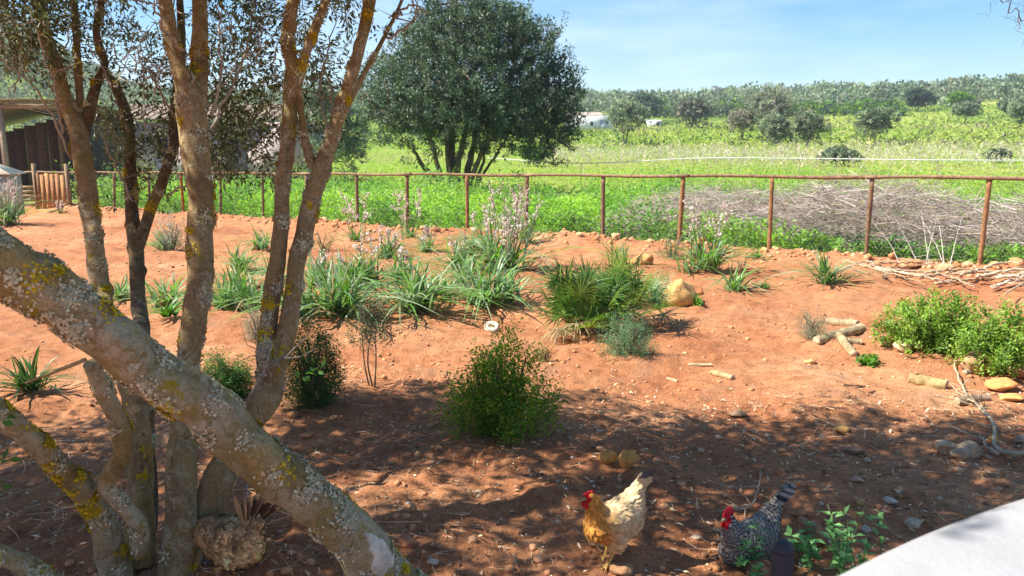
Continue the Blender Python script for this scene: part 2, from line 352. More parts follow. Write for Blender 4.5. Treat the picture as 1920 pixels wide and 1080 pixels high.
def cut_scar(T, px, py, Y, rad):
    c = P(px, py, Y); mb = MB(); v = unit(np.array([0, 0, CAM_H]) - c)
    tube(mb, np.array([c - v * .01, c, c + v * .006]), [rad, rad, rad * .8], 12, (.55, .5, .42)); mb.build('cut_scar', M_WOOD, T, smooth=False)

base = P(330, 1090, 3.08)
T1 = thing('olive_tree', 'upright many-stemmed tree with yellow lichen on brown bark at the left', 'tree', base)
sk = []
G = stem(T1, [(335, 1110, 3.08, 105), (340, 1000, 3.12, 88), (345, 850, 3.22, 74), (350, 690, 3.35, 60), (362, 610, 3.4, 60), (378, 480, 3.5, 66), (370, 330, 3.6, 64), (362, 215, 3.7, 76), (352, 165, 3.72, 54), (330, 110, 3.75, 40), (312, 20, 3.8, 36), (305, -60, 3.9, 34), (290, -170, 4.0, 28)], lich=60, sd=2, seg=26)
G2 = stem(T1, [(362, 225, 3.72, 50), (373, 150, 3.8, 46), (376, 60, 3.9, 40), (375, -40, 4.0, 36), (390, -160, 4.1, 28)], lich=16, sd=3)
E = stem(T1, [(262, 1060, 3.15, 70), (262, 900, 3.25, 66), (250, 750, 3.4, 60), (205, 620, 3.75, 50), (190, 550, 4.0, 46), (178, 450, 4.1, 46), (160, 340, 4.2, 45), (145, 240, 4.3, 46), (125, 190, 4.35, 36), (105, 120, 4.4, 30), (85, 60, 4.5, 28), (70, 0, 4.6, 26), (50, -100, 4.7, 22)], lich=40, sd=4)
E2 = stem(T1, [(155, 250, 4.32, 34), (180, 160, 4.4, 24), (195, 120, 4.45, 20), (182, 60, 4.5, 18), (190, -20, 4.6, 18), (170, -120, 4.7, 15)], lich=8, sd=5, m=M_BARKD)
E3 = stem(T1, [(150, 200, 4.38, 20), (145, 100, 4.5, 18), (140, 20, 4.6, 17), (128, -80, 4.7, 15)], lich=6, sd=6)
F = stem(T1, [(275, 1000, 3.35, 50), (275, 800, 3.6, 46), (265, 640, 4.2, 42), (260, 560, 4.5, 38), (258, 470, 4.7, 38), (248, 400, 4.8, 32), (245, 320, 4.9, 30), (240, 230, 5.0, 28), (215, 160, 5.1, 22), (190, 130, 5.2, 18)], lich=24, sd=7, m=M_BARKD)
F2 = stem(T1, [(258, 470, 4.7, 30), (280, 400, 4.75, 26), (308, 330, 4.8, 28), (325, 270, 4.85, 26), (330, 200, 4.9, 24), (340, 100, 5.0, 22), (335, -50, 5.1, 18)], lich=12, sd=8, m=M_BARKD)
Hs = stem(T1, [(345, 1070, 3.12, 90), (400, 925, 3.25, 82), (455, 810, 3.38, 72), (505, 720, 3.5, 74), (500, 650, 3.52, 48), (510, 560, 3.6, 44), (524, 450, 3.7, 42), (533, 330, 3.8, 38), (543, 200, 3.9, 38), (547, 130, 3.95, 34), (540, 80, 4.0, 32), (550, 0, 4.1, 30), (570, -90, 4.2, 26), (560, -200, 4.3, 20)], lich=56, sd=9, seg=24)
H2 = stem(T1, [(500, 730, 3.5, 60), (530, 650, 3.52, 50), (548, 560, 3.6, 46), (563, 460, 3.7, 44), (585, 370, 3.8, 44), (605, 310, 3.85, 42), (630, 235, 3.9, 36), (650, 175, 3.95, 34), (672, 100, 4.0, 32), (690, 20, 4.1, 30), (705, -60, 4.2, 28), (730, -170, 4.3, 22)], lich=36, sd=10, seg=24)
H3 = stem(T1, [(548, 190, 3.9, 30), (566, 124, 3.95, 22), (585, 70, 4.0, 24), (608, 10, 4.1, 24), (625, -80, 4.2, 20)], lich=12, sd=11)
H4 = stem(T1, [(603, 330, 3.85, 26), (580, 290, 3.87, 24), (567, 220, 3.9, 16), (562, 160, 3.9, 12)], lich=4, sd=12)
H5 = stem(T1, [(612, 285, 3.86, 16), (676, 150, 4.0, 14), (715, 80, 4.1, 12), (745, 20, 4.2, 9), (765, -30, 4.3, 7)], lich=4, sd=13)
B = stem(T1, [(220, 1110, 3.05, 88), (205, 1010, 3.0, 76), (165, 925, 2.9, 64), (95, 855, 2.75, 60), (20, 790, 2.6, 58), (-70, 720, 2.5, 58)], lich=44, sd=14, m=M_BARK2, yel=.7)
Cc = stem(T1, [(265, 1040, 3.0, 40), (262, 985, 2.95, 44), (215, 930, 2.9, 40), (200, 905, 2.88, 44), (232, 850, 2.85, 50), (222, 790, 2.8, 48), (200, 740, 2.75, 46), (170, 680, 2.7, 40)], lich=14, sd=15, m=M_BARK2)
D = stem(T1, [(140, 1120, 2.8, 50), (80, 1080, 2.72, 48), (20, 1045, 2.66, 46), (-60, 1010, 2.6, 44)], lich=14, sd=16, m=M_BARK2, yel=.8)
for a in ((343, 145, 3.70, .011), (653, 205, 3.88, .008), (680, 185, 3.9, .008)): cut_scar(T1, *a)
# bare, lichened side twigs seen against the leaves
tw = MB()
def px_twig(rows, r0, r1, n=16):
    w = spline(np.array([P(*q) for q in rows]), n); w = w + rng.normal(0, .006, w.shape); tube(tw, w, np.linspace(r0, r1, n), 5, (.44, .39, .31)); return w
t_nodes = []
for rows in ([(135, 300, 4.25), (90, 200, 4.1), (40, 140, 4.0), (0, 110, 3.9)], [(120, 250, 4.2), (100, 160, 4.1), (60, 20, 4.0)], [(395, 215, 3.7), (415, 120, 3.8), (405, 0, 3.9)], [(400, 240, 3.8), (440, 150, 4.0), (470, 60, 4.2), (480, -30, 4.4)],
             [(330, 230, 4.8), (290, 150, 4.6), (240, 100, 4.5)], [(315, 370, 4.8), (370, 330, 4.6), (430, 300, 4.4)], [(610, 230, 3.9), (600, 150, 4.1), (625, 60, 4.2)], [(600, 320, 3.84), (622, 200, 4.0), (608, 120, 4.1)], [(740, 30, 4.15), (775, 10, 4.2), (800, 25, 4.2)], [(725, 70, 4.1), (760, 50, 4.15), (790, 20, 4.2)],
             [(470, 740, 3.45), (495, 690, 3.4), (512, 640, 3.42)], [(495, 690, 3.4), (525, 672, 3.42), (535, 670, 3.4)], [(345, 100, 3.7), (300, 40, 3.6), (290, -20, 3.6)], [(250, 380, 4.8), (210, 300, 4.7), (190, 250, 4.6)]):
    w16 = px_twig(rows, .008, .003); t_nodes.append(w16)
    for _ in range(5):
        a = w16[rng.integers(4, 15)]; e = a + rdir(1)[0] * rng.uniform(.05, .28) + np.array([0, 0, .05]); m = (a + e) / 2 + rng.normal(0, .02, 3); tube(tw, np.array([a, m, e]), [.003, .002, .001], 4, (.36, .33, .27)); t_nodes.append(np.array([m, e]))
for _ in range(34):
    x, y, Y = rng.uniform(-20, 520), rng.uniform(-20, 260), rng.uniform(3.9, 4.9); dx, dy = rng.normal(0, 60), rng.uniform(-110, -20); w16 = px_twig([(x, y, Y), (x + dx * .4, y + dy * .5, Y + .05), (x + dx, y + dy, Y + .1)], .0045, .0015, 12); t_nodes.append(w16)
    for _ in range(4):
        a = w16[rng.integers(2, 12)]; e = a + rdir(1)[0] * rng.uniform(.05, .22) + np.array([0, 0, .05]); tube(tw, np.array([a, (a + e) / 2 + rng.normal(0, .015, 3), e]), [.0025, .002, .001], 4, (.42, .38, .30))
NODES = np.vstack([q[len(q) // 3:] for q in (G, G2, E, E2, E3, F, F2, Hs, H2, H3, H4, H5)] + t_nodes)
# leaf clumps: those hanging into the view, and the crown overhead that shades the yard
tg = []
def clumps(n, x0, x1, y0, y1, Y0, Y1):
    for _ in range(n): tg.append(P(rng.uniform(x0, x1), rng.uniform(y0, y1), rng.uniform(Y0, Y1)))
clumps(66, -60, 120, -60, 90, 4.0, 5.3); clumps(46, 60, 330, -60, 130, 4.4, 5.4); clumps(50, 180, 350, 90, 300, 4.7, 5.4); clumps(58, 390, 530, -60, 130, 4.1, 5.3)
clumps(92, 390, 530, 130, 335, 4.2, 5.3); clumps(30, 560, 660, -60, 130, 4.2, 5.2); clumps(16, 560, 640, 130, 260, 4.3, 5.2); clumps(14, -30, 110, 90, 150, 4.2, 5.2); clumps(10, 250, 330, 300, 370, 4.9, 5.4)
clumps(36, 100, 700, -160, -40, 3.6, 5.2)
tg = np.array(tg)
# overhead crown
oc = []
while len(oc) < 1350:
    x, y = rng.uniform(-6.2, 1.6), rng.uniform(1.2, 5.6); z = rng.uniform(2.7, 5.0)
    e = ((x + 2.9) / 4.7) ** 2 + ((y - 2.0) / 3.6) ** 2 + ((z - 3.6) / 1.5) ** 2
    if e > 1 or z < CAM_H + .19 * max(y, 0) + .42 + .12 * max(0, x + 1.5): continue
    sx, sy = x + z * .84, y                                   # where its shade falls
    if sy > 5.15 + .22 * float(vn(sx * 1.1, 2., 0, 6)) - .18 * max(0, sx - .5) * .6: continue
    if y < 1.3 + .3 * random.random(): continue
    zr = z - (-1.4 - x) / .839
    if .5 < zr < 2.7 and y < 4.3 and random.random() < .62: continue
    if fbm(sx * 1.3, sy * 1.3, 0, 2, 77) > (.36 if sx > .3 else .24): continue        # gaps in the crown
    oc.append((x, y, z))
oc = np.array(oc)
# heavier limbs carry the overhead crown
LB = []
for (a, e) in ((G[-1], (-2.6, 3.0, 4.0)), (G[-1], (-1.4, 1.6, 3.7)), (Hs[-1], (-1.0, 4.4, 4.2)), (H2[-1], (-.5, 4.0, 3.9)), (E[-1], (-4.4, 3.6, 4.1)), (E2[-1], (-3.4, 5.0, 4.0)), (G2[-1], (-2.2, 4.6, 4.4)), (E[-1], (-5.6, 1.6, 3.6)), (G[-1], (-3.6, .3, 3.6))):
    e = np.array(e); w = spline(np.array([a, a + (e - a) * .35 + [0, 0, .25], a + (e - a) * .7 + rng.normal(0, .15, 3), e]), 18); tube(tw, w, np.linspace(.03, .010, 18), 7, (.2, .16, .11)); LB.append(w)
fo = MB()
OL = [(.075, .105, .040), (.095, .13, .048), (.055, .080, .036), (.15, .19, .09), (.11, .14, .055)]
d1 = connect(tw, NODES, tg, .0050, .002, 4, .14, (.30, .26, .18))
shoots(fo, tg - unit(d1) * .10, unit(d1) + .5 * rdir(len(tg)), .22, 20, .042, .013, OL, 1.0)
shoots(fo, tg - unit(d1) * .08 + rng.normal(0, .07, tg.shape), rdir(len(tg)), .20, 16, .040, .013, OL, 1.0)
d2 = connect(tw, np.vstack([NODES] + LB), oc, .007, .003, 4, .12, (.2, .17, .12))
for k in range(3): shoots(fo, oc + rng.normal(0, .13, oc.shape), unit(d2) + .9 * rdir(len(oc)), .40, 24, .08, .032, OL, 1.1)
tag(fo.build('crown', M_LEAF, T1), kind='stuff'); tag(tw.build('twigs', M_TWIG, T1), kind='stuff')
# the leaning trunk in front
WK[0] = .62
base2 = P(800, 1130, 2.86)
T2 = thing('leaning_tree', 'thick leaning tree trunk slanting across the lower left corner with pale lichen', 'tree', base2)
A = stem(T2, [(800, 1170, 2.86, 175), (722, 1080, 2.80, 164), (660, 1005, 2.72, 150), (590, 940, 2.64, 144), (475, 845, 2.54, 146), (350, 742, 2.44, 152), (200, 628, 2.34, 158), (90, 545, 2.26, 172), (10, 492, 2.20, 180), (-90, 430, 2.14, 168), (-220, 360, 2.05, 150)], m=M_BARK2, seg=44, bump=.075, lich=150, sd=20, yel=.16)
AV = LASTV[0]
stem(T2, [(160, 675, 2.25, 12), (110, 695, 2.3, 10), (48, 718, 2.35, 7)], m=M_BARK2, name='dead_branch', seg=8, sd=23)
cut = MB(); c0 = P(738, 1052, 2.66)
# pale barkless wound low on the trunk, following its surface
d, U, W = frames(A); rad = np.array([150 * .5 / FPX * 2.9] * len(A)); k0 = int(np.argmin(np.linalg.norm(A - P(684, 1028, 2.76), axis=1)))
vv = unit(np.array([1.3, .6, CAM_H]) - A[k0]); ca = math.atan2(np.dot(vv, W[k0]), np.dot(vv, U[k0]))
gu, gv = np.meshgrid(np.linspace(-1, 1, 15), np.linspace(-1, 1, 15)); rr_ = np.hypot(gu, gv); ok = 1.0
sc_ = np.where(rr_ > 1e-6, np.maximum(abs(gu), abs(gv)) / np.maximum(rr_, 1e-6), 1); gu, gv = gu * sc_, gv * sc_
edge = 1 + .22 * np.sin(3 * np.arctan2(gv, gu) + 1) + .12 * np.sin(7 * np.arctan2(gv, gu))
kk = np.clip(k0 + gu * edge * 5.2, 0, len(A) - 1); aa = ca + gv * edge * .55
ki = kk.astype(int); ax = A[ki] + (A[np.minimum(ki + 1, len(A) - 1)] - A[ki]) * (kk - ki)[..., None]
nr = U[ki] * np.cos(aa)[..., None] + W[ki] * np.sin(aa)[..., None]
g0 = ax + nr * .075; radv = np.array([[np.linalg.norm(AV[np.argmin(((AV - g0[u_, v_]) ** 2).sum(1))] - ax[u_, v_]) for v_ in range(15)] for u_ in range(15)])
rim = np.maximum(abs(np.linspace(-1, 1, 15))[None], abs(np.linspace(-1, 1, 15))[:, None]); qq = ax + nr * (radv + .0055 - .009 * rim ** 6)[..., None]
ii, jj = np.meshgrid(np.arange(14), np.arange(14), indexing='ij'); ii = ii.ravel(); jj = jj.ravel()
cut.add(qq.reshape(-1, 3), np.stack([ii * 15 + jj, ii * 15 + jj + 1, ii * 15 + 16 + jj, ii * 15 + 15 + jj], 1), None, (.86, .80, .66)); cut.build('bare_wound', M_WOOD, T2, smooth=True)
# young green leaves sprouting at the left edge
yl = MB()
for (px, py, Y) in ((5, 800, 2.5), (8, 880, 2.5), (0, 930, 2.5), (590, 695, 3.4), (570, 712, 3.4), (605, 700, 3.4)):
    c = P(px, py, Y); shoots(yl, c[None] - [[.03, 0, 0]], np.array([[.6, 0, .5]]), .06, 5, .035, .024, [(.10, .26, .05)])
yl.build('young_leaves', M_GREEN, T1)

# ------------------------------------------------------------------ tree behind the fence and field trees
def lobe_tree(T, base, lobes, nsh, k, Ll, Lw, cols, trunks, leafm, barkm, shl, seed=0, twr=(.03, .012), ntw=160, inner=.3, wcol=(.16, .13, .1)):
    """lobes: (centre, radii); shoots are spread over and inside the lobes, limbs run to them"""
    tm = MB(); nodes = []
    for pts, r0, r1 in trunks:
        w = spline(np.array(pts), 14); w[:, :2] += rng.normal(0, r0 * .35, (14, 2)) * np.linspace(0, 1, 14)[:, None]; o = MB(); tube(o, w, np.linspace(r0, r1, 14), 8, wcol, bump=.1, bs=4); o.build('trunk', barkm, T, smooth=True); nodes.append(w[4:])
    wts = np.array([np.prod(l[1]) ** .667 for l in lobes]); wts /= wts.sum(); ids = rng.choice(len(lobes), nsh, p=wts)
    cen = np.array([l[0] for l in lobes])[ids]; rad = np.array([l[1] for l in lobes])[ids]
    u = rdir(nsh); u[:, 2] = np.where((u[:, 2] < -.35) & (rng.random(nsh) < .6), -u[:, 2], u[:, 2])
    rr = np.where(rng.random(nsh) < inner, rng.uniform(.3, .8, nsh), rng.uniform(.8, 1.0, nsh) + .10 * rng.normal(size=nsh).clip(-1, 2))
    rr = rr * (1 + .30 * vn(u[:, 0] * 2.5 + ids, u[:, 1] * 2.5, u[:, 2] * 2.5, seed))
    p = cen + u * rad * rr[:, None]
    sel = rng.choice(nsh, min(ntw, nsh), replace=False); connect(tm, np.vstack(nodes), p[sel], twr[0], twr[1], 4, .12, wcol)
    fm = MB(); d = unit(u * .7 + np.array([0, 0, .45]) + .5 * rdir(nsh))
    tint = 1 + .22 * vn(p[:, 0] * .9, p[:, 1] * .9, p[:, 2] * .9, seed + 5)[:, None]
    shoots(fm, p, d, shl * rng.uniform(.6, 1.4, nsh), k, Ll, Lw, cols, 1.0, .18, palette(nsh, cols, .12) * tint)
    tag(tm.build('limbs', M_TWIG, T), kind='stuff'); tag(fm.build('crown', leafm, T), kind='stuff')
b = at(850, 375); S = 1 / pxm(b)
T = thing('wild_olive_tree', 'large round dark evergreen tree with many trunks behind the fence', 'tree', b)
def lo(px, py, rx, ry, dy=0., ryy=None): c = P(px, py, b[1] + dy); return (c, np.array([rx * S, (ryy or rx) * S, ry * S]))
big = [lo(880, 110, 120, 95), lo(790, 190, 100, 95, -.5), lo(960, 160, 100, 100, -.3), lo(1010, 215, 72, 75, .3), lo(860, 50, 85, 52, .2), lo(930, 60, 72, 48), lo(745, 212, 54, 56, -.3), lo(1040, 170, 44, 55), lo(880, 225, 110, 60, -1.2), lo(985, 100, 60, 55, .4), lo(800, 115, 65, 62, .6), lo(715, 170, 40, 52, .9), lo(1045, 250, 34, 42, -.2), lo(860, 180, 90, 85, -1.6), lo(772, 245, 60, 34, -.4), lo(1028, 255, 50, 44, -.3), lo(905, 245, 80, 34, -.6), lo(965, 255, 60, 32, .8)]
tr = []
for (x0, x1, y1, w) in ((838, 800, 230, 9), (845, 850, 200, 12), (856, 880, 190, 11), (866, 905, 200, 12), (850, 830, 150, 10), (872, 930, 220, 9), (835, 775, 280, 7), (880, 955, 250, 6), (816, 775, 275, 6), (890, 915, 265, 7)):
    y0 = 372; a = P(x0, y0, b[1] + rng.normal(0, .3)); a[2] = float(H(a[0], a[1])) - .05; e = P(x1, y1, b[1] + rng.normal(0, .7)); tr.append(([a, a + (e - a) * .35 + np.array([rng.normal(0, .1), 0, .1]), a + (e - a) * .7, e], w * S * .62, w * S * .3))
DK = [(.05, .095, .045), (.07, .125, .055), (.04, .075, .042), (.11, .17, .085), (.085, .13, .07)]
lobe_tree(T, b, big, 4500, 26, .11, .040, DK, tr, M_LEAF, M_BARKD, .34, 3, (.03, .01), 260, .28)
# paler tree to its left, half hidden by the stems
b = at(610, 350); b = P(610, 345, 33); b[2] = float(H(b[0], b[1])); S = 1 / pxm(b)
T = thing('grey_green_tree', 'pale grey-green tree left of the large dark tree', 'tree', b)
lobe_tree(T, b, [lo(615, 240, 42, 60), lo(655, 258, 34, 40, .5), lo(590, 200, 36, 45), lo(630, 290, 46, 30)], 700, 18, .14, .05, [(.16, .23, .12), (.21, .28, .16), (.13, .18, .10)], [([b, b + [.2, 0, 1.2], b + [.1, 0, 2.4]], .1, .05)], M_LEAF, M_BARKD, .4, 8, ntw=60)

GRP = 'trees standing in the open meadow'
OLV = [(.19, .25, .15), (.24, .30, .18), (.16, .21, .13), (.28, .32, .20)]; DRK = [(.09, .15, .09), (.12, .17, .10), (.08, .12, .09)]
BRN = [(.28, .27, .19), (.33, .31, .23), (.22, .23, .17)]; BRT = [(.15, .30, .04), (.21, .37, .05), (.11, .21, .04)]
def field_tree(name, label, px, py, w, h, cols, group=GRP, clear=.25, n=420, lean=0., nst=3, k=14, lobn=6, cat='tree', dY=None):
    b = at(px, py); s = 1 / pxm(b); T = thing(name, label, cat, b, group); Hh = h * s; Wd = w * s; lob = []
    for i in range(lobn):
        a = i * 2.399 + rng.uniform(0, .6); rr = Wd * .27 * math.sqrt((i + .3) / lobn) * 1.3
        z = Hh * (clear + (1 - clear) * rng.uniform(.38, .72)); lob.append((b + np.array([math.cos(a) * rr + lean * z * .3, math.sin(a) * rr, z]), np.array([Wd * .27, Wd * .27, Hh * (1 - clear) * .32])))
    lob.append((b + np.array([lean * Hh * .3, 0, Hh * (clear + (1 - clear) * .55)]), np.array([Wd * .36, Wd * .34, Hh * (1 - clear) * .46])))
    tr = [([b + [rng.normal(0, .1), rng.normal(0, .1), -.1], b + [rng.normal(0, Wd * .08) + lean * Hh * .1, 0, Hh * .25], lob[i % lobn][0] * .6 + lob[-1][0] * .4], max(.05, Hh * .022), Hh * .01) for i in range(nst)]
    ls = max(.10, 3.4 / pxm(b)); lobe_tree(T, b, lob, n, k, ls * 1.5, ls * .62, cols, tr, M_FAR, M_TWIG if False else M_BARKD, Hh * .10, int(px), (Hh * .012, Hh * .005), 40, .25, (.15, .13, .11))
field_tree('meadow_tree', 'small open olive-green tree in front of the white barn', 1172, 277, 74, 78, OLV, n=380, clear=.28)
field_tree('meadow_tree', 'dark round tree behind the tree by the barn', 1205, 232, 60, 52, DRK, clear=.1)
field_tree('meadow_tree', 'brownish round tree right of the low white hut', 1297, 244, 74, 56, BRN + DRK, clear=.12, n=480)
field_tree('meadow_tree', 'tall grey-brown tree at the back of the meadow clump', 1438, 262, 84, 92, BRN + OLV, clear=.12, n=620)
field_tree('meadow_tree', 'small brown tree at the left edge of the meadow clump', 1388, 262, 52, 50, BRN, clear=.22, n=300)
field_tree('meadow_tree', 'low grey-green bush at the foot of the meadow clump', 1450, 273, 56, 56, OLV, clear=.02, n=420)
field_tree('meadow_tree', 'round grey tree standing alone right of the meadow clump', 1514, 274, 60, 58, OLV + DRK[:1] + BRN[:1], clear=.12, n=420)
field_tree('meadow_tree', 'leaning olive tree casting a shadow on the meadow', 1632, 272, 64, 62, OLV + DRK[:1], clear=.2, n=440, lean=.3)
field_tree('meadow_tree', 'dark tree at the right end of the bright hedge', 1717, 209, 46, 38, DRK, clear=.08, n=420)
field_tree('meadow_tree', 'bright green round tree on the far wood edge', 1797, 207, 40, 30, BRT, clear=.05, n=320)
field_tree('meadow_tree', 'small spreading tree on the right slope', 1808, 232, 44, 36, OLV, clear=.3, n=300)
field_tree('meadow_tree', 'tree cut by the right edge of the picture', 1915, 238, 56, 50, OLV, clear=.1, n=320)
field_tree('meadow_tree', 'dark little tree near the right edge on the slope', 1890, 218, 40, 30, DRK + OLV, clear=.3, n=260)
field_tree('meadow_bush', 'dark low bush behind the white rope in the meadow', 1572, 312, 66, 34, DRK + OLV, clear=.02, n=300, nst=2, cat='bush')
field_tree('meadow_bush', 'small dark bush far right behind the white rope', 1868, 306, 40, 24, DRK + OLV, clear=.02, n=200, nst=2, cat='bush')
field_tree('meadow_bush', 'green bush beside the large dark tree', 1000, 312, 62, 36, [(.10, .19, .04), (.13, .22, .05)], clear=.02, n=320, nst=2, cat='bush')
# hedge along the upper field
def hedge(label, x0, x1, y, hpx, cols, n):
    b = at((x0 + x1) / 2, y); T = thing('hedge', label, 'hedge', b, 'hedges along the upper meadow'); fm = MB(); tm = MB()
    t = rng.uniform(0, 1, n); a, e = at(x0, y), at(x1, y); p = a + (e - a) * t[:, None]; s = 1 / pxm(b); hh = hpx * s
    u = rdir(n); p = p + u * np.array([hh * .3, hh * .8, hh * .42]) ; g = H(p[:, 0], p[:, 1]); p[:, 2] = g + hh * (.5 + .45 * u[:, 2]) * (.85 + .3 * vn(t * 40, 0 * t, 0, 4))
    shoots(fm, p, u + [0, 0, .6], hh * .2, 10, 4.5 * s, 2.0 * s, cols); tag(fm.build('foliage', M_FAR, T), kind='stuff')
    for k in np.linspace(.02, .98, 14):
        q = a + (e - a) * k; q[2] = float(H(q[0], q[1])) - .1; one_ = MB(); tube(one_, np.array([q, q + [.1, 0, hh * .4], q + [0, 0, hh * .8]]), [.12, .1, .05], 5, (.12, .1, .08)); one_.build('stem', M_TWIG, T)
hedge('long bright green hedge along the top of the meadow', 1465, 1690, 217, 24, BRT + BRT + DRK, 1500)
hedge('shorter bright green hedge behind the barn and round trees', 1180, 1462, 219, 30, BRT + OLV + DRK, 1500)
# far wood and hillside scrub: one mass
def far_wood():
    fm = MB(); n = 1500; th = rng.uniform(R(-39), R(39), n); d = 185 + 330 * rng.random(n) ** 1.3
    left = th < R(-14); d = np.where(left & (rng.random(n) < .5), rng.uniform(80, 190, n), d)
    x, y = d * np.sin(th), d * np.cos(th); z = H(x, y); hh = rng.uniform(2.4, 5.2, n) * np.where(d < 190, .55, 1.)
    k = 120; cid = np.repeat(np.arange(n), k); u = rdir(n * k); u[:, 2] = np.abs(u[:, 2])
    p = np.stack([x, y, z], 1)[cid] + u * np.stack([hh * .75, hh * .75, hh], 1)[cid] * rng.uniform(.55, 1.05, (n * k, 1))
    pal = np.array(OLV + OLV + OLV + BRN[:1] + DRK[:2] + [(.15, .22, .09), (.20, .26, .12)]); base = .9 * pal[rng.integers(0, len(pal), n)] * rng.uniform(.8, 1.3, (n, 1))
    col = np.clip(base[cid] * (1 + .2 * rng.normal(size=(n * k, 1))), .01, 1)
    leaves(fm, p, unit(u + .8 * rdir(n * k)), unit(u + .5 * rdir(n * k)), d[cid] * .0038, d[cid] * .0030, col)
    tag(fm.build('far_wood', M_FAR), 'far olive-green woodland covering the hills behind the meadow', 'woodland', None, 'stuff')
far_wood()

# ------------------------------------------------------------------ meadow growth behind the fence
def meadow():
    fm = MB()
    def ok_pts(n, s0, s1, t0, t1):
        s = rng.uniform(s0, s1, n); t = rng.uniform(t0, t1, n); p = FA[None] + FN[None] * s[:, None] + FD[None] * t[:, None]; return p, s
    # tall bright weeds close behind the wire
    p, s = ok_pts(7200, .12, 9, -5, 24); z = H(p[:, 0], p[:, 1]); nz = fbm(p[:, 0] * .5, p[:, 1] * .5, 0, 3, 61)
    hh = np.clip(.56 + .36 * nz, .2, 1.1) * np.where(s < 1.2, 1.0, .85); n = len(p)
    right = np.clip(((p - FA) @ FD < 5.5) * 1., 0, 1)
    bushy = fbm(p[:, 0] * 1.3, p[:, 1] * 1.3, 0, 2, 64) > .28; hh = hh * np.where(bushy, 1.45, .9)
    hh = hh * np.where((right > 0) & (s > .9) & (s < 3.4), .35, 1) * np.where((right > 0) & (s <= .9), .75, 1)
    cols = 1.25 * np.array([(.10, .19, .035), (.16, .33, .04), (.20, .40, .045), (.24, .42, .06), (.27, .42, .08)]); ci = np.clip(((nz + 1) * 2.2 + rng.normal(0, .7, n)), 0, 4.99).astype(int)
    base = cols[ci]; base[s < 1.0] *= np.array([.75, .8, .9]); base[bushy] *= np.array([.55, .66, .8])
    for k in range(2):
        q = np.stack([p[:, 0], p[:, 1], z], 1) + rng.normal(0, .06, (n, 3)) * [1, 1, 0]
        shoots(fm, q, np.array([0, 0, 1.]) + .32 * rdir(n), hh, 11, .10, .04, [(1, 1, 1)], .9, .18, base)
    # grasses and herbs of the middle meadow
    n = 17000; d = 20 + 62 * rng.random(n) ** 1.2; th = rng.uniform(R(-30), R(38), n); x, y = d * np.sin(th), d * np.cos(th); m = fs(x, y) > 7; x, y, d = x[m], y[m], d[m]; n = len(x)
    nz = fbm(x * .12, y * .12, 0, 3, 71); z = H(x, y); cols = np.array([(.17, .34, .05), (.23, .41, .06), (.29, .43, .08), (.33, .41, .11), (.40, .36, .20)])
    band = np.exp(-((d - 60) / 11) ** 2) * (np.sin(th[m] * 9) * .3 + .8)
    ci = np.clip((nz + 1) * 1.7 + 2.4 * band * (rng.random(n) < .7) + rng.normal(0, .5, n), 0, 4.99).astype(int)
    shoots(fm, np.stack([x, y, z], 1), np.array([0, 0, 1.]) + .4 * rdir(n), .20 + .22 * rng.random(n) + .15 * nz.clip(0, 1), 7, .13 + 0 * d[0], .05, [(1, 1, 1)], .9, .2, cols[ci])
    # yellow flower heads and pale seed heads
    n = 2600; d = 14 + 40 * rng.random(n); th = rng.uniform(R(-20), R(36), n); x, y = d * np.sin(th), d * np.cos(th); m = (fs(x, y) > 2) & (fbm(x * .3, y * .3, 0, 2, 88) > .05); x, y = x[m], y[m]; n = len(x)
    leaves(fm, np.stack([x, y, H(x, y) + rng.uniform(.3, .55, n)], 1), rdir(n), np.array([0, 0, 1.]) + .3 * rdir(n), .07, .07, np.array((.55, .48, .03)) * rng.uniform(.7, 1.2, (n, 1)))
    n = 3600; d = rng.normal(66, 9, n); th = rng.uniform(R(2), R(38), n); x, y = d * np.sin(th), d * np.cos(th); m = fbm(x * .05, y * .05, 0, 2, 93) > -.35; x, y, d = x[m], y[m], d[m]; n = len(x)
    shoots(fm, np.stack([x, y, H(x, y) + .15], 1), np.array([0, 0, 1.]) + .15 * rdir(n), rng.uniform(.4, .8, n), 4, .17, .06, [(.50, .42, .35), (.55, .47, .41), (.38, .40, .22)], .4)
    # upper meadow: tussocks
    n = 15000; d = 80 + 105 * rng.random(n); th = rng.uniform(R(-34), R(38), n); x, y = d * np.sin(th), d * np.cos(th)
    nz = fbm(x * .05, y * .05, 0, 3, 73); cols = np.array([(.17, .28, .06), (.24, .36, .07), (.32, .41, .08), (.36, .39, .13), (.40, .36, .22)])
    ci = np.clip((nz + 1) * 2.0 + rng.normal(0, .7, n), 0, 4.99).astype(int); dark = rng.random(n) < .12; base = cols[ci]; base[dark] = (.07, .10, .045)
    shoots(fm, np.stack([x, y, H(x, y)], 1), np.array([0, 0, 1.]) + .5 * rdir(n), rng.uniform(.15, .5, n) * (1 + dark), 5, .42, .20, [(1, 1, 1)], .9, .15, base)
    tag(fm.build('meadow_vegetation', M_GREEN), 'bright green weeds and grasses covering the meadow behind the fence', 'weeds', None, 'stuff')
meadow()
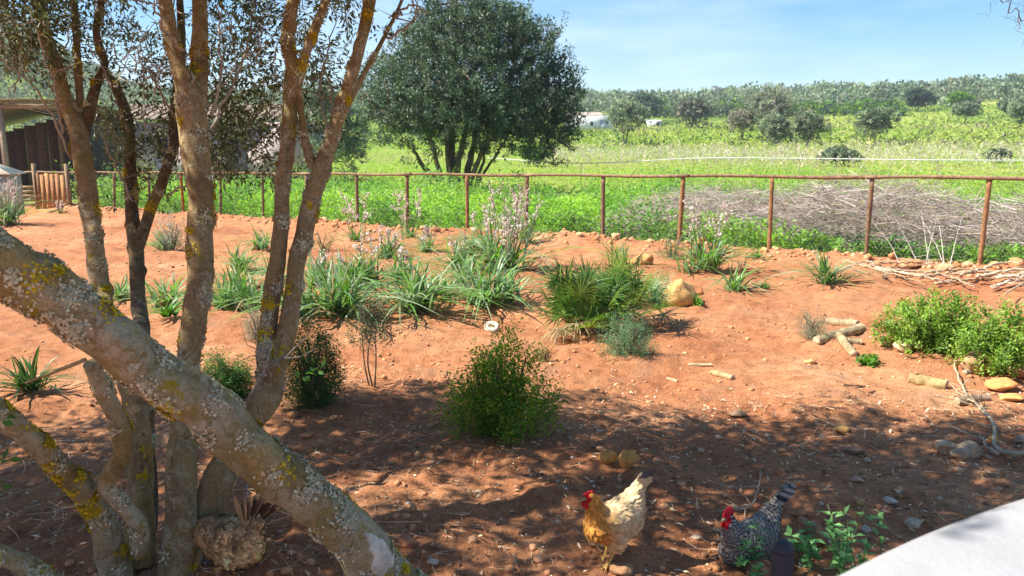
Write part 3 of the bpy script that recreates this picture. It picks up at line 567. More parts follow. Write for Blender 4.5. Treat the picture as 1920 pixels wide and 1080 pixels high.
def brush():
    # grey-mauve heap of dead fine branches behind the wire on the right
    bm = MB(); n = 9500; t = rng.uniform(-3.6, 7.0, n); q = rng.uniform(1.1, 2.8, n); p = FA[None] + FN[None] * q[:, None] + FD[None] * t[:, None]
    top = (1.04 + .32 * vn(t * .9, 3. + 0 * t, 0, 2)) * np.exp(-((q - 2.0) / 1.15) ** 2) * sst(7.2, 5.2, t); z = H(p[:, 0], p[:, 1]) + rng.uniform(.05, 1, n) * top
    d = unit(np.concatenate([FD[None] * rng.choice([-1, 1], (n, 1)) + .45 * rng.normal(size=(n, 2)), rng.normal(.15, .38, (n, 1))], 1)); l = rng.uniform(.25, .95, n)[:, None]; c = np.stack([p[:, 0], p[:, 1], z], 1); k = rng.uniform(.45, 1.35, (n, 1))
    mid = c + rng.normal(0, .03, (n, 3)); a = c - d * l / 2; b = c + d * l / 2 + rng.normal(0, .07, (n, 3)); r = rng.choice([.003, .006, .013], n, p=[.50, .40, .10]); col = np.where(rng.random((n, 1)) < .75, (.50, .42, .38), (.54, .41, .28)) * k
    sticks(bm, a, mid, r, col); sticks(bm, mid, b, r * .7, col)
    m = 12000; i = rng.integers(0, n, m); st = mid[i] + (b - mid)[i] * rng.random((m, 1)); sticks(bm, st, st + unit(rdir(m) + [0, 0, .35]) * rng.uniform(.06, .26, (m, 1)), .0026, np.array((.56, .47, .43)) * rng.uniform(.7, 1.25, (m, 1)))
    tag(bm.build('dead_brush', M_TWIG), 'grey heap of dead twigs lying behind the wire fence on the right', 'brush', None, 'stuff')
brush()

# ------------------------------------------------------------------ fence
def fence():
    o = FA - FD * SPAN; T = thing('wire_fence', 'long wire mesh fence with rusty posts and a pole rail', 'fence', (FA[0], FA[1], float(H(*FA))))
    def Zr(t): return float(Hm(*(FA + FD * t - FN * .3))) - .05
    def rail_z(t): return 1.30 - .0165 * t
    N = 16; hexm = None
    for k in range(-1, N + 1):
        t = k * SPAN + rng.normal(0, .04); p = FA + FD * t; z0 = float(H(*p)); top = rail_z(t) - .02
        mb = MB(); n = 10; tl = rng.normal(0, .035, 2); w = np.array([[p[0] - tl[0] * (1 - q), p[1] - tl[1] * (1 - q), z0 - .15 + (top - z0 + .15) * q] for q in np.linspace(0, 1, n)])
        c = [(.24, .145, .085), (.29, .19, .12), (.20, .13, .085), (.33, .165, .075)][rng.integers(0, 4)]
        if k == 12: c = (.38, .11, .035)
        tube(mb, w, .030 + .009 * rng.random(), 8, c, bump=.16, bs=14, sd=k + 5); mb.build('post', M_WOOD, T)
    for k in range(-1, N, 2):
        mb = MB(); n = 14; tt = np.linspace(k * SPAN - .12, (k + 2) * SPAN + .12, n); of = .028 * ((k // 2) % 2)
        w = np.array([[*(FA + FD * t - FN * of), rail_z(t) + .01 * math.sin(t * 2.1) + .0] for t in tt]); tube(mb, w, np.linspace(.031, .025, n), 7, (.30, .20, .12) if (k // 2) % 2 else (.26, .165, .10), bump=.15, bs=10, sd=k + 40); mb.build('rail', M_WOOD, T, smooth=True)
    # hexagonal netting, one panel to each bay
    hm = MB(); cw, ch = .055, .048; V = []; Ed = []
    nx, ny = int(SPAN / cw), int(1.20 / ch); r = .0010
    for i in range(nx):
        for j in range(ny):
            x = i * cw + (cw / 2 if j % 2 else 0); zz = j * ch
            for (ax, az, bx, bz) in ((x, zz, x, zz + ch * .45), (x, zz + ch * .45, x + cw / 2, zz + ch), (x, zz + ch * .45, x - cw / 2, zz + ch)):
                if bx < 0 or bx > SPAN or ax > SPAN: continue
                V.append((ax, az, bx, bz))
    E_ = np.array(V); a = np.stack([E_[:, 0], 0 * E_[:, 0], E_[:, 1]], 1); bq = np.stack([E_[:, 2], 0 * E_[:, 0], E_[:, 3]], 1); d = unit(bq - a); s1 = np.cross(d, (0, 1, 0)); ring = [np.array([0, 1, 0.]) * r + 0 * s1, s1 * r * .87 - np.array([0, .5, 0]) * r, -s1 * r * .87 - np.array([0, .5, 0]) * r]
    VV = np.stack([a + q for q in ring] + [bq + q for q in ring], 1).reshape(-1, 3); m = np.arange(len(E_))[:, None] * 6
    hm.add(VV, np.concatenate([m + [[0, 1, 4, 3]], m + [[1, 2, 5, 4]], m + [[2, 0, 3, 5]]]), None, (.34, .32, .30))
    me = None
    for k in range(-1, N):
        t = k * SPAN; p = FA + FD * t; q = FA + FD * (t + SPAN)
        if me is None: ob = hm.build('wire_netting', M_METAL, T); me = ob.data
        else: ob = bpy.data.objects.new('wire_netting', me); C.objects.link(ob); ob.parent = T
        z = rail_z(t) - 1.215; z2 = rail_z(t + SPAN) - 1.215
        me.transform(Matrix.Translation(Vector(T['_o']))) if ob.data is me and k == -1 else None
        ob.matrix_local = Matrix.Translation(Vector((p[0], p[1], z)) - Vector(T['_o'])) @ Matrix.Rotation(math.atan2(FD[1], FD[0]), 4, 'Z') @ Matrix.Rotation(-math.atan2(z2 - z, SPAN), 4, 'Y')
    # two plain straining wires
    for zz in (.45, .85):
        mb = MB(); tt = np.linspace(-SPAN, N * SPAN, 40); tube(mb, np.array([[*(FA + FD * t + FN * .03), rail_z(t) - 1.2 + zz + .008 * math.sin(t * 4)] for t in tt]), .0016, 4, (.3, .28, .26)); mb.build('straining_wire', M_METAL, T)
fence()
def rope():
    mb = MB(); T = thing('white_rope', 'white rope fence stretched across the meadow on thin stakes', 'rope', (0, 24, 0)); pts = []
    key = [(915, 296, 31), (1090, 306, 27), (1300, 297, 25.5), (1500, 297, 24.5), (1760, 300, 23), (2050, 301, 22)]
    w = spline(np.array([P(*k) for k in key]), 60); tube(mb, w, .013, 5, (.74, .76, .76)); mb.build('rope', M_PLASTER, T, smooth=True)
    for k in key:
        q = P(*k); g = float(H(q[0], q[1])); m = MB(); tube(m, np.array([[q[0], q[1] + .02, g - .1], [q[0], q[1] + .02, q[2] + .01]]), .009, 6, (.24, .19, .13)); m.build('stake', M_WOOD, T)
rope()

# ------------------------------------------------------------------ buildings
def bx(mb, x0, x1, y0, y1, z0, z1, c, rot=0., piv=(0, 0), ):
    v = np.array([[x, y, z] for x in (x0, x1) for y in (y0, y1) for z in (z0, z1)], float)
    if rot:
        cr_, sr_ = math.cos(rot), math.sin(rot); a = v[:, :2] - piv; v[:, 0] = piv[0] + a[:, 0] * cr_ - a[:, 1] * sr_; v[:, 1] = piv[1] + a[:, 0] * sr_ + a[:, 1] * cr_
    mb.add(v, [[0, 1, 3, 2], [4, 6, 7, 5], [0, 4, 5, 1], [2, 3, 7, 6], [0, 2, 6, 4], [1, 5, 7, 3]], None, c); return mb
def corr(mb, p0, u, v, n, amp, c, th=.012):
    """corrugated sheet: origin, width vector, slope vector, number of waves"""
    p0, u, v = map(lambda k: np.asarray(k, float), (p0, u, v)); nn = unit(np.cross(u, v)); m = n * 6 + 1; t = np.linspace(0, 1, m); off = amp * np.sin(t * n * 2 * math.pi)
    a = p0 + u * t[:, None] + nn * off[:, None]; V = np.vstack([a, a + v, a - nn * th, a + v - nn * th]); i = np.arange(m - 1)
    Q = np.vstack([np.stack([i, i + 1, m + i + 1, m + i], 1), np.stack([2 * m + i + 1, 2 * m + i, 3 * m + i, 3 * m + i + 1], 1), np.stack([i + 1, i, 2 * m + i, 2 * m + i + 1], 1), np.stack([m + i, m + i + 1, 3 * m + i + 1, 3 * m + i], 1)]); mb.add(V, Q, None, c)
def one(T, name, m, fn, *a, **k):
    mb = MB(); fn(mb, *a, **k); return mb.build(name, m, T)
def shed():
    x0, x1, xr, y0, y1 = -21.5, -14.6, -17.1, 27.5, 31.; g = -.32
    T = thing('open_shed', 'open timber shed with corrugated roof behind the pallet gate', 'shed', ((x0 + x1) / 2, y0, g)); W = (.33, .27, .19)
    for x in (x0 + .2, xr, x1 - .1): one(T, 'post', M_WOOD, tube, [[x, y0, g - .2], [x - .03, y0, g + 3.2]], .105, 9, (.42, .34, .24))
    for x in (x0 + .2, xr, x1 - .1): one(T, 'post', M_WOOD, tube, [[x, y1, g - .2], [x, y1, g + 2.9]], .10, 9, W)
    one(T, 'beam', M_WOOD, bx, xr, x1, y0 - .07, y0 + .07, g + 3.2, g + 3.34, W)
    mb = MB(); tube(mb, [[x0, y0, g + 2.2], [xr, y0, g + 3.28]], .075, 6, W); mb.build('beam', M_WOOD, T)
    for i in range(7):
        x = xr + (x1 - xr) * i / 6; one(T, 'rafter', M_WOOD, tube, [[x, y0 - .3, g + 3.40], [x, y1, g + 3.0]], .045, 5, W)
    for i in range(4):
        x = xr + (x1 + .2 - xr) * i / 4; one(T, 'roof_sheet', M_METAL, corr, (x, y0 - .4, g + 3.50 + .012 * (i % 2)), ((x1 + .2 - xr) / 4 + .06, 0, 0), (0, y1 - y0 + .7, -.42), 7, .022, (.34, .33, .22))
    for i in range(4):
        f0, f1 = i / 4, (i + 1) / 4 + .01; a = np.array([xr, y0 - .4, g + 3.52]); e = np.array([x0, y0 - .4, g + 2.42]); p = a + (e - a) * f0; u = (e - a) * (f1 - f0); one(T, 'roof_sheet', M_METAL, corr, p + [0, 0, .012 * (i % 2)], u, (0, y1 - y0 + .7, -.3), 6, .022, (.36, .34, .24))
    for i in range(16):
        x = x0 + (x1 - x0) * i / 16; one(T, 'back_board', M_WOOD, bx, x + .01, x + (x1 - x0) / 16 - .01, y1 + .03, y1 + .06 + .01 * (i % 2), g, g + (3.02 if x >= xr - .05 else 3.06 - (xr - x) * .25), (np.array((.12, .085, .06)) * rng.uniform(.7, 1.2)))
    for i in range(9):
        y = y0 + .3 + (y1 - y0 - .3) * i / 9; one(T, 'side_board', M_WOOD, bx, x1 + .01, x1 + .035, y, y + .34, g, g + 3.0, np.array((.12, .085, .06)) * rng.uniform(.7, 1.2))
shed()
def coop():
    q = at(26, 402); x1 = q[0]; y0 = q[1]; g = q[2]; x0 = x1 - 1.7
    T = thing('corrugated_coop', 'small grey-green corrugated coop with cream roof at the left edge', 'coop', (x1 - .85, y0, g))
    one(T, 'front_wall', M_METAL, corr, (x0, y0, g), (x1 - x0, 0, 0), (0, 0, 1.12), 16, .014, (.40, .43, .36)); one(T, 'side_wall', M_METAL, corr, (x1, y0, g), (0, .5, 0), (0, 0, 1.12), 5, .014, (.40, .43, .36)); one(T, 'back_wall', M_METAL, corr, (x0, y0 + .5, g), (x1 - x0, 0, 0), (0, 0, 1.12), 16, .014, (.40, .43, .36))
    ap = [(x0 + x1) / 2, y0 + .25, g + 1.50]; cs = [[x0 - .1, y0 - .12, g + 1.12], [x1 + .08, y0 - .12, g + 1.12], [x1 + .08, y0 + .62, g + 1.12], [x0 - .1, y0 + .62, g + 1.12]]
    for k in range(4): mb = MB(); u, v = cs[k], cs[(k + 1) % 4]; mb.add([u, v, ap, [u[0], u[1], u[2] - .03], [v[0], v[1], v[2] - .03]], [[3, 4, 1, 0]], [[0, 1, 2]], (.80, .72, .52)); mb.build('roof_slope', M_METAL, T)
coop()
def gate():
    a, e = at(72, 392), at(128, 389); T = thing('pallet_gate', 'reddish wooden pallet gate of upright boards in the fence', 'gate', a); u = e - a; u[2] = 0; ln = np.linalg.norm(u); u /= ln; rot = math.atan2(u[1], u[0]); n = 6; hgt = .98
    for i in range(n):
        x = a[0] + i * ln / n; w = ln / n * .72; one(T, 'board', M_WOOD, bx, x, x + w, a[1] - .012, a[1] + .012, a[2] + .02, a[2] + hgt + rng.uniform(-.05, .03), np.array((.40, .20, .085)) * rng.uniform(.75, 1.2), rot, a[:2])
    for z in (.12, .5, .86): one(T, 'crossbar', M_WOOD, bx, a[0], a[0] + ln, a[1] + .015, a[1] + .05, a[2] + z, a[2] + z + .09, (.30, .15, .07), rot, a[:2])
    for x in (-.07, ln + .02): one(T, 'gate_post', M_WOOD, bx, a[0] + x, a[0] + x + .09, a[1] - .03, a[1] + .05, a[2] - .1, a[2] + 1.25, (.28, .19, .11), rot, a[:2])
    a, e = at(36, 390), at(70, 389); T = thing('slatted_barrier', 'low barrier of horizontal weathered planks beside the pallet gate', 'barrier', a); ln = e[0] - a[0]
    for i in range(5): one(T, 'plank', M_WOOD, bx, a[0], e[0], a[1] - .01, a[1] + .015, a[2] + .05 + i * .125, a[2] + .05 + i * .125 + .08, np.array((.34, .26, .14)) * rng.uniform(.8, 1.2))
    for x in (a[0] + .03, e[0] - .1): one(T, 'upright', M_WOOD, bx, x, x + .07, a[1] + .018, a[1] + .08, a[2] - .1, a[2] + .66, (.28, .2, .12))
gate()
def pink_house():
    Y = 35.; x0, x1 = (222 - 960) / FPX * Y, (578 - 960) / FPX * Y; g = -.15; PK = (.66, .52, .52); h = 2.75
    T = thing('pink_house', 'pale pink rendered farmhouse glimpsed through the tree stems', 'house', ((x0 + x1) / 2, Y, g)); W = x1 - x0
    dx0, dx1 = (432 - 960) / FPX * Y, (470 - 960) / FPX * Y; wx0, wx1 = (300 - 960) / FPX * Y, (325 - 960) / FPX * Y
    mb = MB()
    for (a, e, z0, z1) in ((x0, wx0, 0, h), (wx0, wx1, 0, 1.2), (wx0, wx1, 2.2, h), (wx1, dx0, 0, h), (dx0, dx1, 2.1, h), (dx1, x1, 0, h)): bx(mb, a, e, Y, Y + .35, g + z0, g + z1, PK)
    mb.build('front_wall', M_PLASTER, T); one(T, 'side_wall', M_PLASTER, bx, x0, x0 + .35, Y + .352, Y + 5, g, g + h, PK); one(T, 'side_wall', M_PLASTER, bx, x1 - .35, x1, Y + .352, Y + 5, g, g + h, PK)
    o = one(T, 'door', M_WOOD, bx, dx0, dx1, Y + .2, Y + .26, g, g + 2.1, (.30, .27, .29)); one(T, 'door_frame', M_PLASTER, bx, dx0 - .12, dx0, Y - .03, Y + .2, g, g + 2.2, (.75, .72, .70))
    w = one(T, 'window', M_WOOD, bx, wx0, wx1, Y + .2, Y + .24, g + 1.2, g + 2.2, (.05, .05, .06))
    nt_ = 26
    for i in range(nt_):
        x = x0 - .3 + (W + .6) * i / nt_; mb = MB()
        a = np.linspace(0, math.pi, 6); r = (W + .6) / nt_ * .5; v0 = np.array([[x + r - r * math.cos(q), Y - .4, g + h + .05 + r * .6 * math.sin(q)] for q in a]); v1 = v0 + [0, 3.0, .75]; V = np.vstack([v0, v1]); Q = [[k, k + 1, 7 + k, 6 + k] for k in range(5)]; mb.add(V, Q, None, np.array((.33, .25, .185)) * rng.uniform(.75, 1.2)); mb.build('roof_tile', M_ROCK, T)
    one(T, 'downpipe', M_METAL, tube, [[x1 + .25, Y - .1, g], [x1 + .25, Y - .1, g + h]], .10, 8, (.30, .28, .29))
pink_house()
def barn():
    a, e = at(1062, 246), at(1142, 243); s = 1 / pxm(a); h = 31 * s; T = thing('white_barn', 'long white farm barn beside the large dark tree', 'barn', a); W = e[0] - a[0]; Y = a[1]; g = min(a[2], e[2]) - .2; Wh = (.76, .78, .80)
    o = MB(); bx(o, a[0], e[0], Y, Y + .3, g, g + h, Wh); o.build('front_wall', M_PLASTER, T); one(T, 'end_wall', M_PLASTER, bx, e[0] - .3, e[0], Y + .302, Y + 6, g, g + h, Wh); one(T, 'end_wall', M_PLASTER, bx, a[0], a[0] + .3, Y + .302, Y + 6, g, g + h, Wh)
    one(T, 'roof', M_ROCK, corr, (a[0] - .3, Y - .4, g + h + .05), (W * .8, 0, 0), (0, 3.6, .6), 20, .05, (.42, .34, .29)); one(T, 'roof', M_ROCK, corr, (a[0] - .3, Y + 3.2, g + h + .652), (W * .8, 0, 0), (0, 3.6, -.6), 20, .05, (.46, .26, .17))
    one(T, 'gate_door', M_METAL, bx, e[0] - W * .30, e[0] - W * .12, Y - .04, Y - .003, g, g + h * .75, (.45, .50, .56)); one(T, 'window', M_METAL, bx, a[0] + W * .5, a[0] + W * .56, Y - .03, Y - .003, g + h * .4, g + h * .65, (.08, .09, .1))
    a = at(1216, 238); s = 1 / pxm(a); T = thing('white_hut', 'low white hut between the barn and the brownish tree', 'hut', a); w, h = 24 * s, 11 * s
    one(T, 'wall', M_PLASTER, bx, a[0], a[0] + w, a[1], a[1] + 2.4, a[2] - .2, a[2] + h, (.74, .76, .82)); one(T, 'roof', M_METAL, corr, (a[0] - .15, a[1] - .25, a[2] + h + .03), (w + .3, 0, 0), (0, 3, .25), 10, .03, (.5, .5, .52)); one(T, 'door', M_WOOD, bx, a[0] + w * .6, a[0] + w * .85, a[1] - .03, a[1] - .003, a[2] - .1, a[2] + h * .8, (.12, .11, .12))
barn()

# ------------------------------------------------------------------ garden plants
AG = [(.12, .25, .06), (.17, .31, .10), (.09, .19, .06), (.24, .36, .17), (.14, .32, .05), (.30, .40, .24)]
def ribbon(mb, p, w, side, c):
    """arching strap leaf: centre line p, widths w, folded along the middle"""
    n = len(p); d = unit(np.gradient(p, axis=0)); s = unit(np.cross(d, np.broadcast_to(side, (n, 3)))); nn = np.cross(s, d); w = np.asarray(w)[:, None]
    V = np.stack([p + s * w / 2 + nn * w * .22, p, p - s * w / 2 + nn * w * .22], 1).reshape(-1, 3); i = np.arange(n - 1) * 3
    mb.add(V, np.vstack([np.stack([i, i + 1, i + 4, i + 3], 1), np.stack([i + 1, i + 2, i + 5, i + 4], 1)]), None, c)
def strap_leaves(mb, b, h, n, cols, wide=.016, spread=1.):
    for i in range(n):
        a = rng.uniform(0, 2 * math.pi); o = np.array([math.cos(a), math.sin(a), 0]); l = h * rng.uniform(.75, 1.55); lean = rng.uniform(.1, 1.25) * spread; t = np.linspace(0, 1, 7)[:, None]
        p = b + np.array([rng.normal(0, .15), rng.normal(0, .11), 0]) * h + o * l * (lean * t + .42 * lean * t ** 3) + np.array([0, 0, 1]) * l * (t * (1 - .18 * lean) - .62 * lean * t ** 2.6) + np.cross(o, (0, 0, 1)) * l * rng.normal(0, .1) * t ** 2
        p[:, 2] = np.maximum(p[:, 2], b[2] + .01)
        w = wide * rng.uniform(.7, 1.25) * np.array([.75, 1, 1, .9, .72, .45, .08]); c = np.clip(np.array(cols[rng.integers(0, len(cols))]) * rng.uniform(.75, 1.25), 0, 1)
        if rng.random() < .06: c = np.array((.36, .29, .15))
        ribbon(mb, p, w, np.cross(o, (0, 0, 1)) * 0 + np.array([o[0] * .4, o[1] * .4, 1]), c)
def flower_stalks(T, b, h, n, spread=.25):
    mb = MB(); pt = MB()
    for i in range(n):
        a = rng.uniform(0, 2 * math.pi); o = np.array([math.cos(a), math.sin(a), 0]) * spread * h; e = b + o + [0, 0, h * rng.uniform(.75, 1.1)]; st = b + o * rng.uniform(0, .7); w = spline(np.array([st, st + (e - st) * .5 + rng.normal(0, .02, 3), e]), 8); tube(mb, w, np.linspace(.006, .003, 8), 4, (.20, .22, .10), cap=False); tips = [(w, .45)]
        for _ in range(4):
            k = rng.integers(3, 7); q = w[k]; f = q + np.array([rng.normal(0, .09), rng.normal(0, .09), rng.uniform(.10, .2)]) * h; v = spline(np.array([q, (q + f) / 2 + [0, 0, -.01], f]), 5); tube(mb, v, .0028, 3, (.20, .2, .11), cap=False); tips.append((v, .2))
        for v, fr in tips:
            m = 16; k = rng.uniform(fr, 1, m) * (len(v) - 1.001); q = v[k.astype(int)] + (v[np.minimum(k.astype(int) + 1, len(v) - 1)] - v[k.astype(int)]) * (k % 1)[:, None]
            leaves(pt, q, rdir(m) + [0, 0, .3], rdir(m), rng.uniform(.026, .05, m), .021, palette(m, [(.80, .72, .68), (.68, .56, .50), (.84, .79, .76), (.46, .33, .24)], .08))
    fs_ = tag(mb.build('flower_stalks', M_TWIG, T), kind='stuff'); tag(pt.build('flowers', M_PETAL, fs_), kind='stuff')
def asphodel(label, px, py, hpx, n=46, fl=0, flh=0, cols=AG, wide=.016, spread=1., group='asphodels on the red earth'):
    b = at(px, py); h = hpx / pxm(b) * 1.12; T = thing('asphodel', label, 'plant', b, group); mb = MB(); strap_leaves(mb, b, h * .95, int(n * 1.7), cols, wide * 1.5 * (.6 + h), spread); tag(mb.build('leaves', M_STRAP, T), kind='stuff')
    if fl: flower_stalks(T, b, flh / pxm(b), fl)
asphodel('big strap-leaved clump just right of the forked tree stem', 640, 598, 100, 74)
asphodel('dense dark green strap-leaved clump left of the middle', 782, 590, 88, 70)
asphodel('upright strap-leaved clump nearest the palm on its left', 908, 572, 86, 50)
asphodel('slender pale clump touching the one beside the palm', 948, 565, 72, 36)
asphodel('tall pale clump with many white flower stalks in mid garden', 942, 505, 98, 64, 14, 150)
asphodel('small pale rosette with white flowers below the fence', 858, 505, 62, 40, 3, 70)
asphodel('low strap-leaved clump with dropping white flowers in mid garden', 728, 488, 46, 40, 4, 70)
asphodel('strap-leaved clump hugging the right side of the forked stem', 566, 596, 70, 46)
asphodel('strap-leaved clump between the thick stem and forked stem', 476, 580, 66, 48)
asphodel('loose strap-leaved clump touching the thick stem on its right', 425, 578, 62, 44)
asphodel('pale strap-leaved clump left of the thick stem', 312, 570, 66, 46)
asphodel('short bright green broad-leaved tuft against the dark stem', 318, 612, 34, 16, cols=[(.09, .24, .03)], wide=.03)
asphodel('grassy clump behind the gap of the two stems', 447, 505, 46, 42)
asphodel('lush clump with flower spray against the right-hand fence', 1325, 508, 70, 60, 7, 125)
asphodel('yellow-green clump behind the dwarf palm by the fence', 1162, 498, 50, 26, cols=AG + [(.30, .28, .04)])
asphodel('little spiky plant alone on bare earth right of the rock', 1374, 542, 52, 26)
asphodel('spiky clump at the foot of the fence near the branches', 1548, 533, 58, 48)
asphodel('tiny grass tuft beside the little spiky plant', 1435, 540, 18, 14)
asphodel('small green tuft far back between the left stems', 310, 470, 36, 34, 2, 50)
asphodel('faint tuft by the fence behind the forked stem', 490, 470, 40, 34)
asphodel('tall white-flowered clump in front of the corrugated coop', 14, 424, 62, 50, 14, 84, cols=AG + [(.3, .3, .2)])
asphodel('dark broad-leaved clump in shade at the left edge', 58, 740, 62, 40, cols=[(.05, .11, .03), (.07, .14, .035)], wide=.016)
asphodel('white flower spray before the fence left of the posts', 668, 452, 34, 26, 6, 96)
asphodel('white flower spray beside the second visible post', 768, 446, 32, 22, 6, 90)
asphodel('flower stalks rising in front of the middle post', 985, 455, 36, 26, 6, 100)
asphodel('wispy clump between the two left strap-leaved clumps', 690, 540, 62, 40, 2, 90)
asphodel('half-dry clump behind the dark green one', 830, 560, 46, 30, cols=AG + [(.34, .3, .16)])
asphodel('small white-flowered tuft by the pallet gate', 112, 402, 14, 14, 5, 22)
asphodel('faint grassy tuft at the far right of the fence foot', 1420, 482, 22, 20)
asphodel('strap-leaved tuft left of the flower spray plant', 1290, 512, 36, 22)

asphodel('leafy clump filling the space behind the big left one', 655, 545, 62, 44, 2, 80)
asphodel('broad clump between the dark green one and the palm', 872, 540, 60, 40)
asphodel('grey-green clump in the second row left of the middle', 755, 528, 52, 40, 2, 75)
asphodel('pale clump in the back row behind the tall flowered one', 900, 470, 46, 36, 3, 75)
asphodel('back-row clump left of the tall flowered one', 800, 470, 40, 34, 2, 60)
asphodel('soft clump right behind the forked stem in the second row', 600, 540, 58, 40, 2, 70)
asphodel('low wide clump between the two left stems at mid distance', 440, 548, 52, 40)
asphodel('low clump in the second row by the thick stem', 520, 530, 48, 36)
asphodel('faint clump left of the dark stem', 225, 560, 44, 30)
def shrub(name, label, px, py, wpx, hpx, n, k, Ll, Lw, cols, stemc=(.20, .15, .10), shl=.14, m=None, up=.6, bare=.12, nst=7, group=None, cat='shrub', lean=0., dense=.35, top=1.0, sr=1.):
    b = at(px, py); s = 1 / pxm(b); w, h = wpx * s / 2, hpx * s; T = thing(name, label, cat, b, group); sm = MB(); fm = MB(); nodes = []
    for i in range(nst):
        a = rng.uniform(0, 2 * math.pi); e = b + np.array([math.cos(a) * w * .5 + lean * h * .4, math.sin(a) * w * .5, h * rng.uniform(.45, .75)]); v = spline(np.array([b + [math.cos(a) * .03, math.sin(a) * .03, -.03], b + (e - b) * .45 + rng.normal(0, .04, 3) * w * 3, e]), 10); tube(sm, v, np.linspace(.012, .005, 10) * (.6 + h) * sr, 5, stemc, cap=False); nodes.append(v)
    u = rdir(n); u[:, 2] = np.abs(u[:, 2]) * .95 + .05; rr = np.where(rng.random(n) < dense, rng.uniform(.3, .75, n), rng.uniform(.75, 1.08, n)); rr = rr * (1 + .38 * vn(u[:, 0] * 3, u[:, 1] * 3, u[:, 2] * 3, int(px)))
    p = b + np.array([lean * h * .4, 0, h * bare]) + u * np.array([w, w, h * (1 - bare) * .9]) * rr[:, None]
    p[:, :2] = b[:2] + (p[:, :2] - b[:2]) * np.clip(1.15 - top * .55 * ((p[:, 2] - b[2]) / h)[:, None], .35, 1.1) if top > 1 else p[:, :2]
    dr = connect(sm, np.vstack(nodes), p, .003, .0012, 3, .1, stemc); d = unit(unit(u * .6 + [0, 0, up]) + .35 * rdir(n))
    shoots(fm, p - d * shl * .6, d, shl * rng.uniform(.6, 1.4, n), k, Ll, Lw, cols, .9)
    tag(sm.build('stems', M_TWIG, T), kind='stuff'); tag(fm.build('foliage', m or M_GREEN, T), kind='stuff'); return T
LEN = [(.13, .29, .03), (.18, .35, .035), (.10, .22, .03), (.26, .38, .045), (.20, .32, .04)]
shrub('mastic_shrub', 'bushy green shrub in the middle half in shade', 935, 822, 200, 195, 470, 26, .026, .012, LEN, (.19, .13, .07), .19, nst=9, top=1.15, bare=.03, dense=.45, up=1.1)
shrub('olive_sapling', 'small thin-stemmed olive sapling casting a round shadow', 700, 735, 84, 170, 120, 22, .022, .008, OL + [(.10, .12, .06)], (.25, .18, .11), .10, M_LEAF, bare=.42, nst=4, dense=.2, sr=.5)
shrub('juniper_shrub', 'dark feathery evergreen shrub right of the forked stem', 592, 775, 112, 180, 520, 28, .020, .007, [(.06, .16, .04), (.09, .21, .05), (.045, .11, .035)], shl=.16, up=1.1, nst=9, bare=.02)
shrub('low_evergreen', 'low dark evergreen behind the leaning trunk', 430, 752, 95, 80, 330, 26, .02, .008, [(.05, .15, .035), (.08, .19, .045)], shl=.14, nst=7, bare=.02)
shrub('rosemary_bush', 'small bluish green needle bush in front of the palm', 1175, 668, 100, 76, 230, 36, .018, .0055, [(.15, .27, .13), (.11, .21, .10), (.21, .33, .18)], shl=.14, up=.9, nst=8, bare=.0, dense=.5)
shrub('feathery_bush', 'feathery green bush on the right side of the palm', 1228, 572, 60, 74, 130, 26, .020, .006, [(.09, .18, .05), (.12, .22, .06)], shl=.14, nst=6, bare=.02)
shrub('wormwood_bush', 'grey-green wispy bush behind the short logs', 1522, 640, 62, 54, 150, 26, .014, .004, [(.22, .25, .15), (.17, .20, .12), (.28, .29, .19)], (.3, .26, .2), .12, up=.8, nst=8, bare=.02)
BR = [(.17, .31, .045), (.22, .37, .06), (.12, .22, .04), (.28, .40, .08)]
shrub('leafy_shrub', 'bright leafy shrub left of the right-hand pair', 1735, 662, 155, 100, 460, 26, .03, .016, BR, shl=.12, nst=9, bare=.0)
shrub('leafy_shrub', 'bright leafy shrub at the right edge of the picture', 1868, 700, 150, 112, 460, 26, .03, .016, BR, shl=.12, nst=9, bare=.0)
shrub('leafy_shrub', 'smaller leafy shrub filling the gap between the bright pair', 1800, 672, 90, 76, 200, 22, .03, .016, BR, shl=.12, nst=6, bare=.0)
shrub('green_weed', 'small bright weed in front of the short logs', 1626, 684, 34, 20, 30, 14, .03, .018, [(.12, .30, .04)], shl=.05, nst=4, bare=.0, cat='weed')
shrub('green_weed', 'small bright weed at the foot of the yellow rock', 1304, 578, 24, 16, 24, 14, .03, .02, [(.14, .3, .05)], shl=.05, nst=4, bare=.0, cat='weed')
shrub('lavender_bush', 'silvery bush behind the forked stem', 482, 640, 50, 70, 120, 24, .016, .0045, [(.26, .29, .20), (.20, .23, .15)], (.3, .27, .2), .14, up=1., nst=7, bare=.0)
shrub('silvery_bush', 'pale silvery bush left of the thick stem near the fence', 322, 470, 66, 70, 130, 22, .03, .010, [(.30, .32, .24), (.24, .27, .18)], (.3, .27, .2), .2, up=.9, nst=7, bare=.0)
shrub('dry_grass_tuft', 'yellowing dry tuft right of the middle shrub', 1018, 680, 46, 42, 36, 18, .02, .006, [(.30, .24, .06), (.2, .22, .06)], shl=.1, nst=6, bare=.0, cat='weed')
shrub('thin_weeds', 'thin wispy weeds by the fence behind the forked stem', 610, 470, 56, 44, 60, 16, .03, .008, [(.2, .26, .1), (.26, .28, .14)], shl=.2, nst=8, bare=.0, cat='weed')
shrub('soft_bush', 'soft green bush at the fence foot behind the yellow-green clump', 1262, 480, 60, 60, 90, 20, .025, .008, [(.12, .20, .09), (.16, .24, .12)], shl=.16, nst=7, bare=.0)

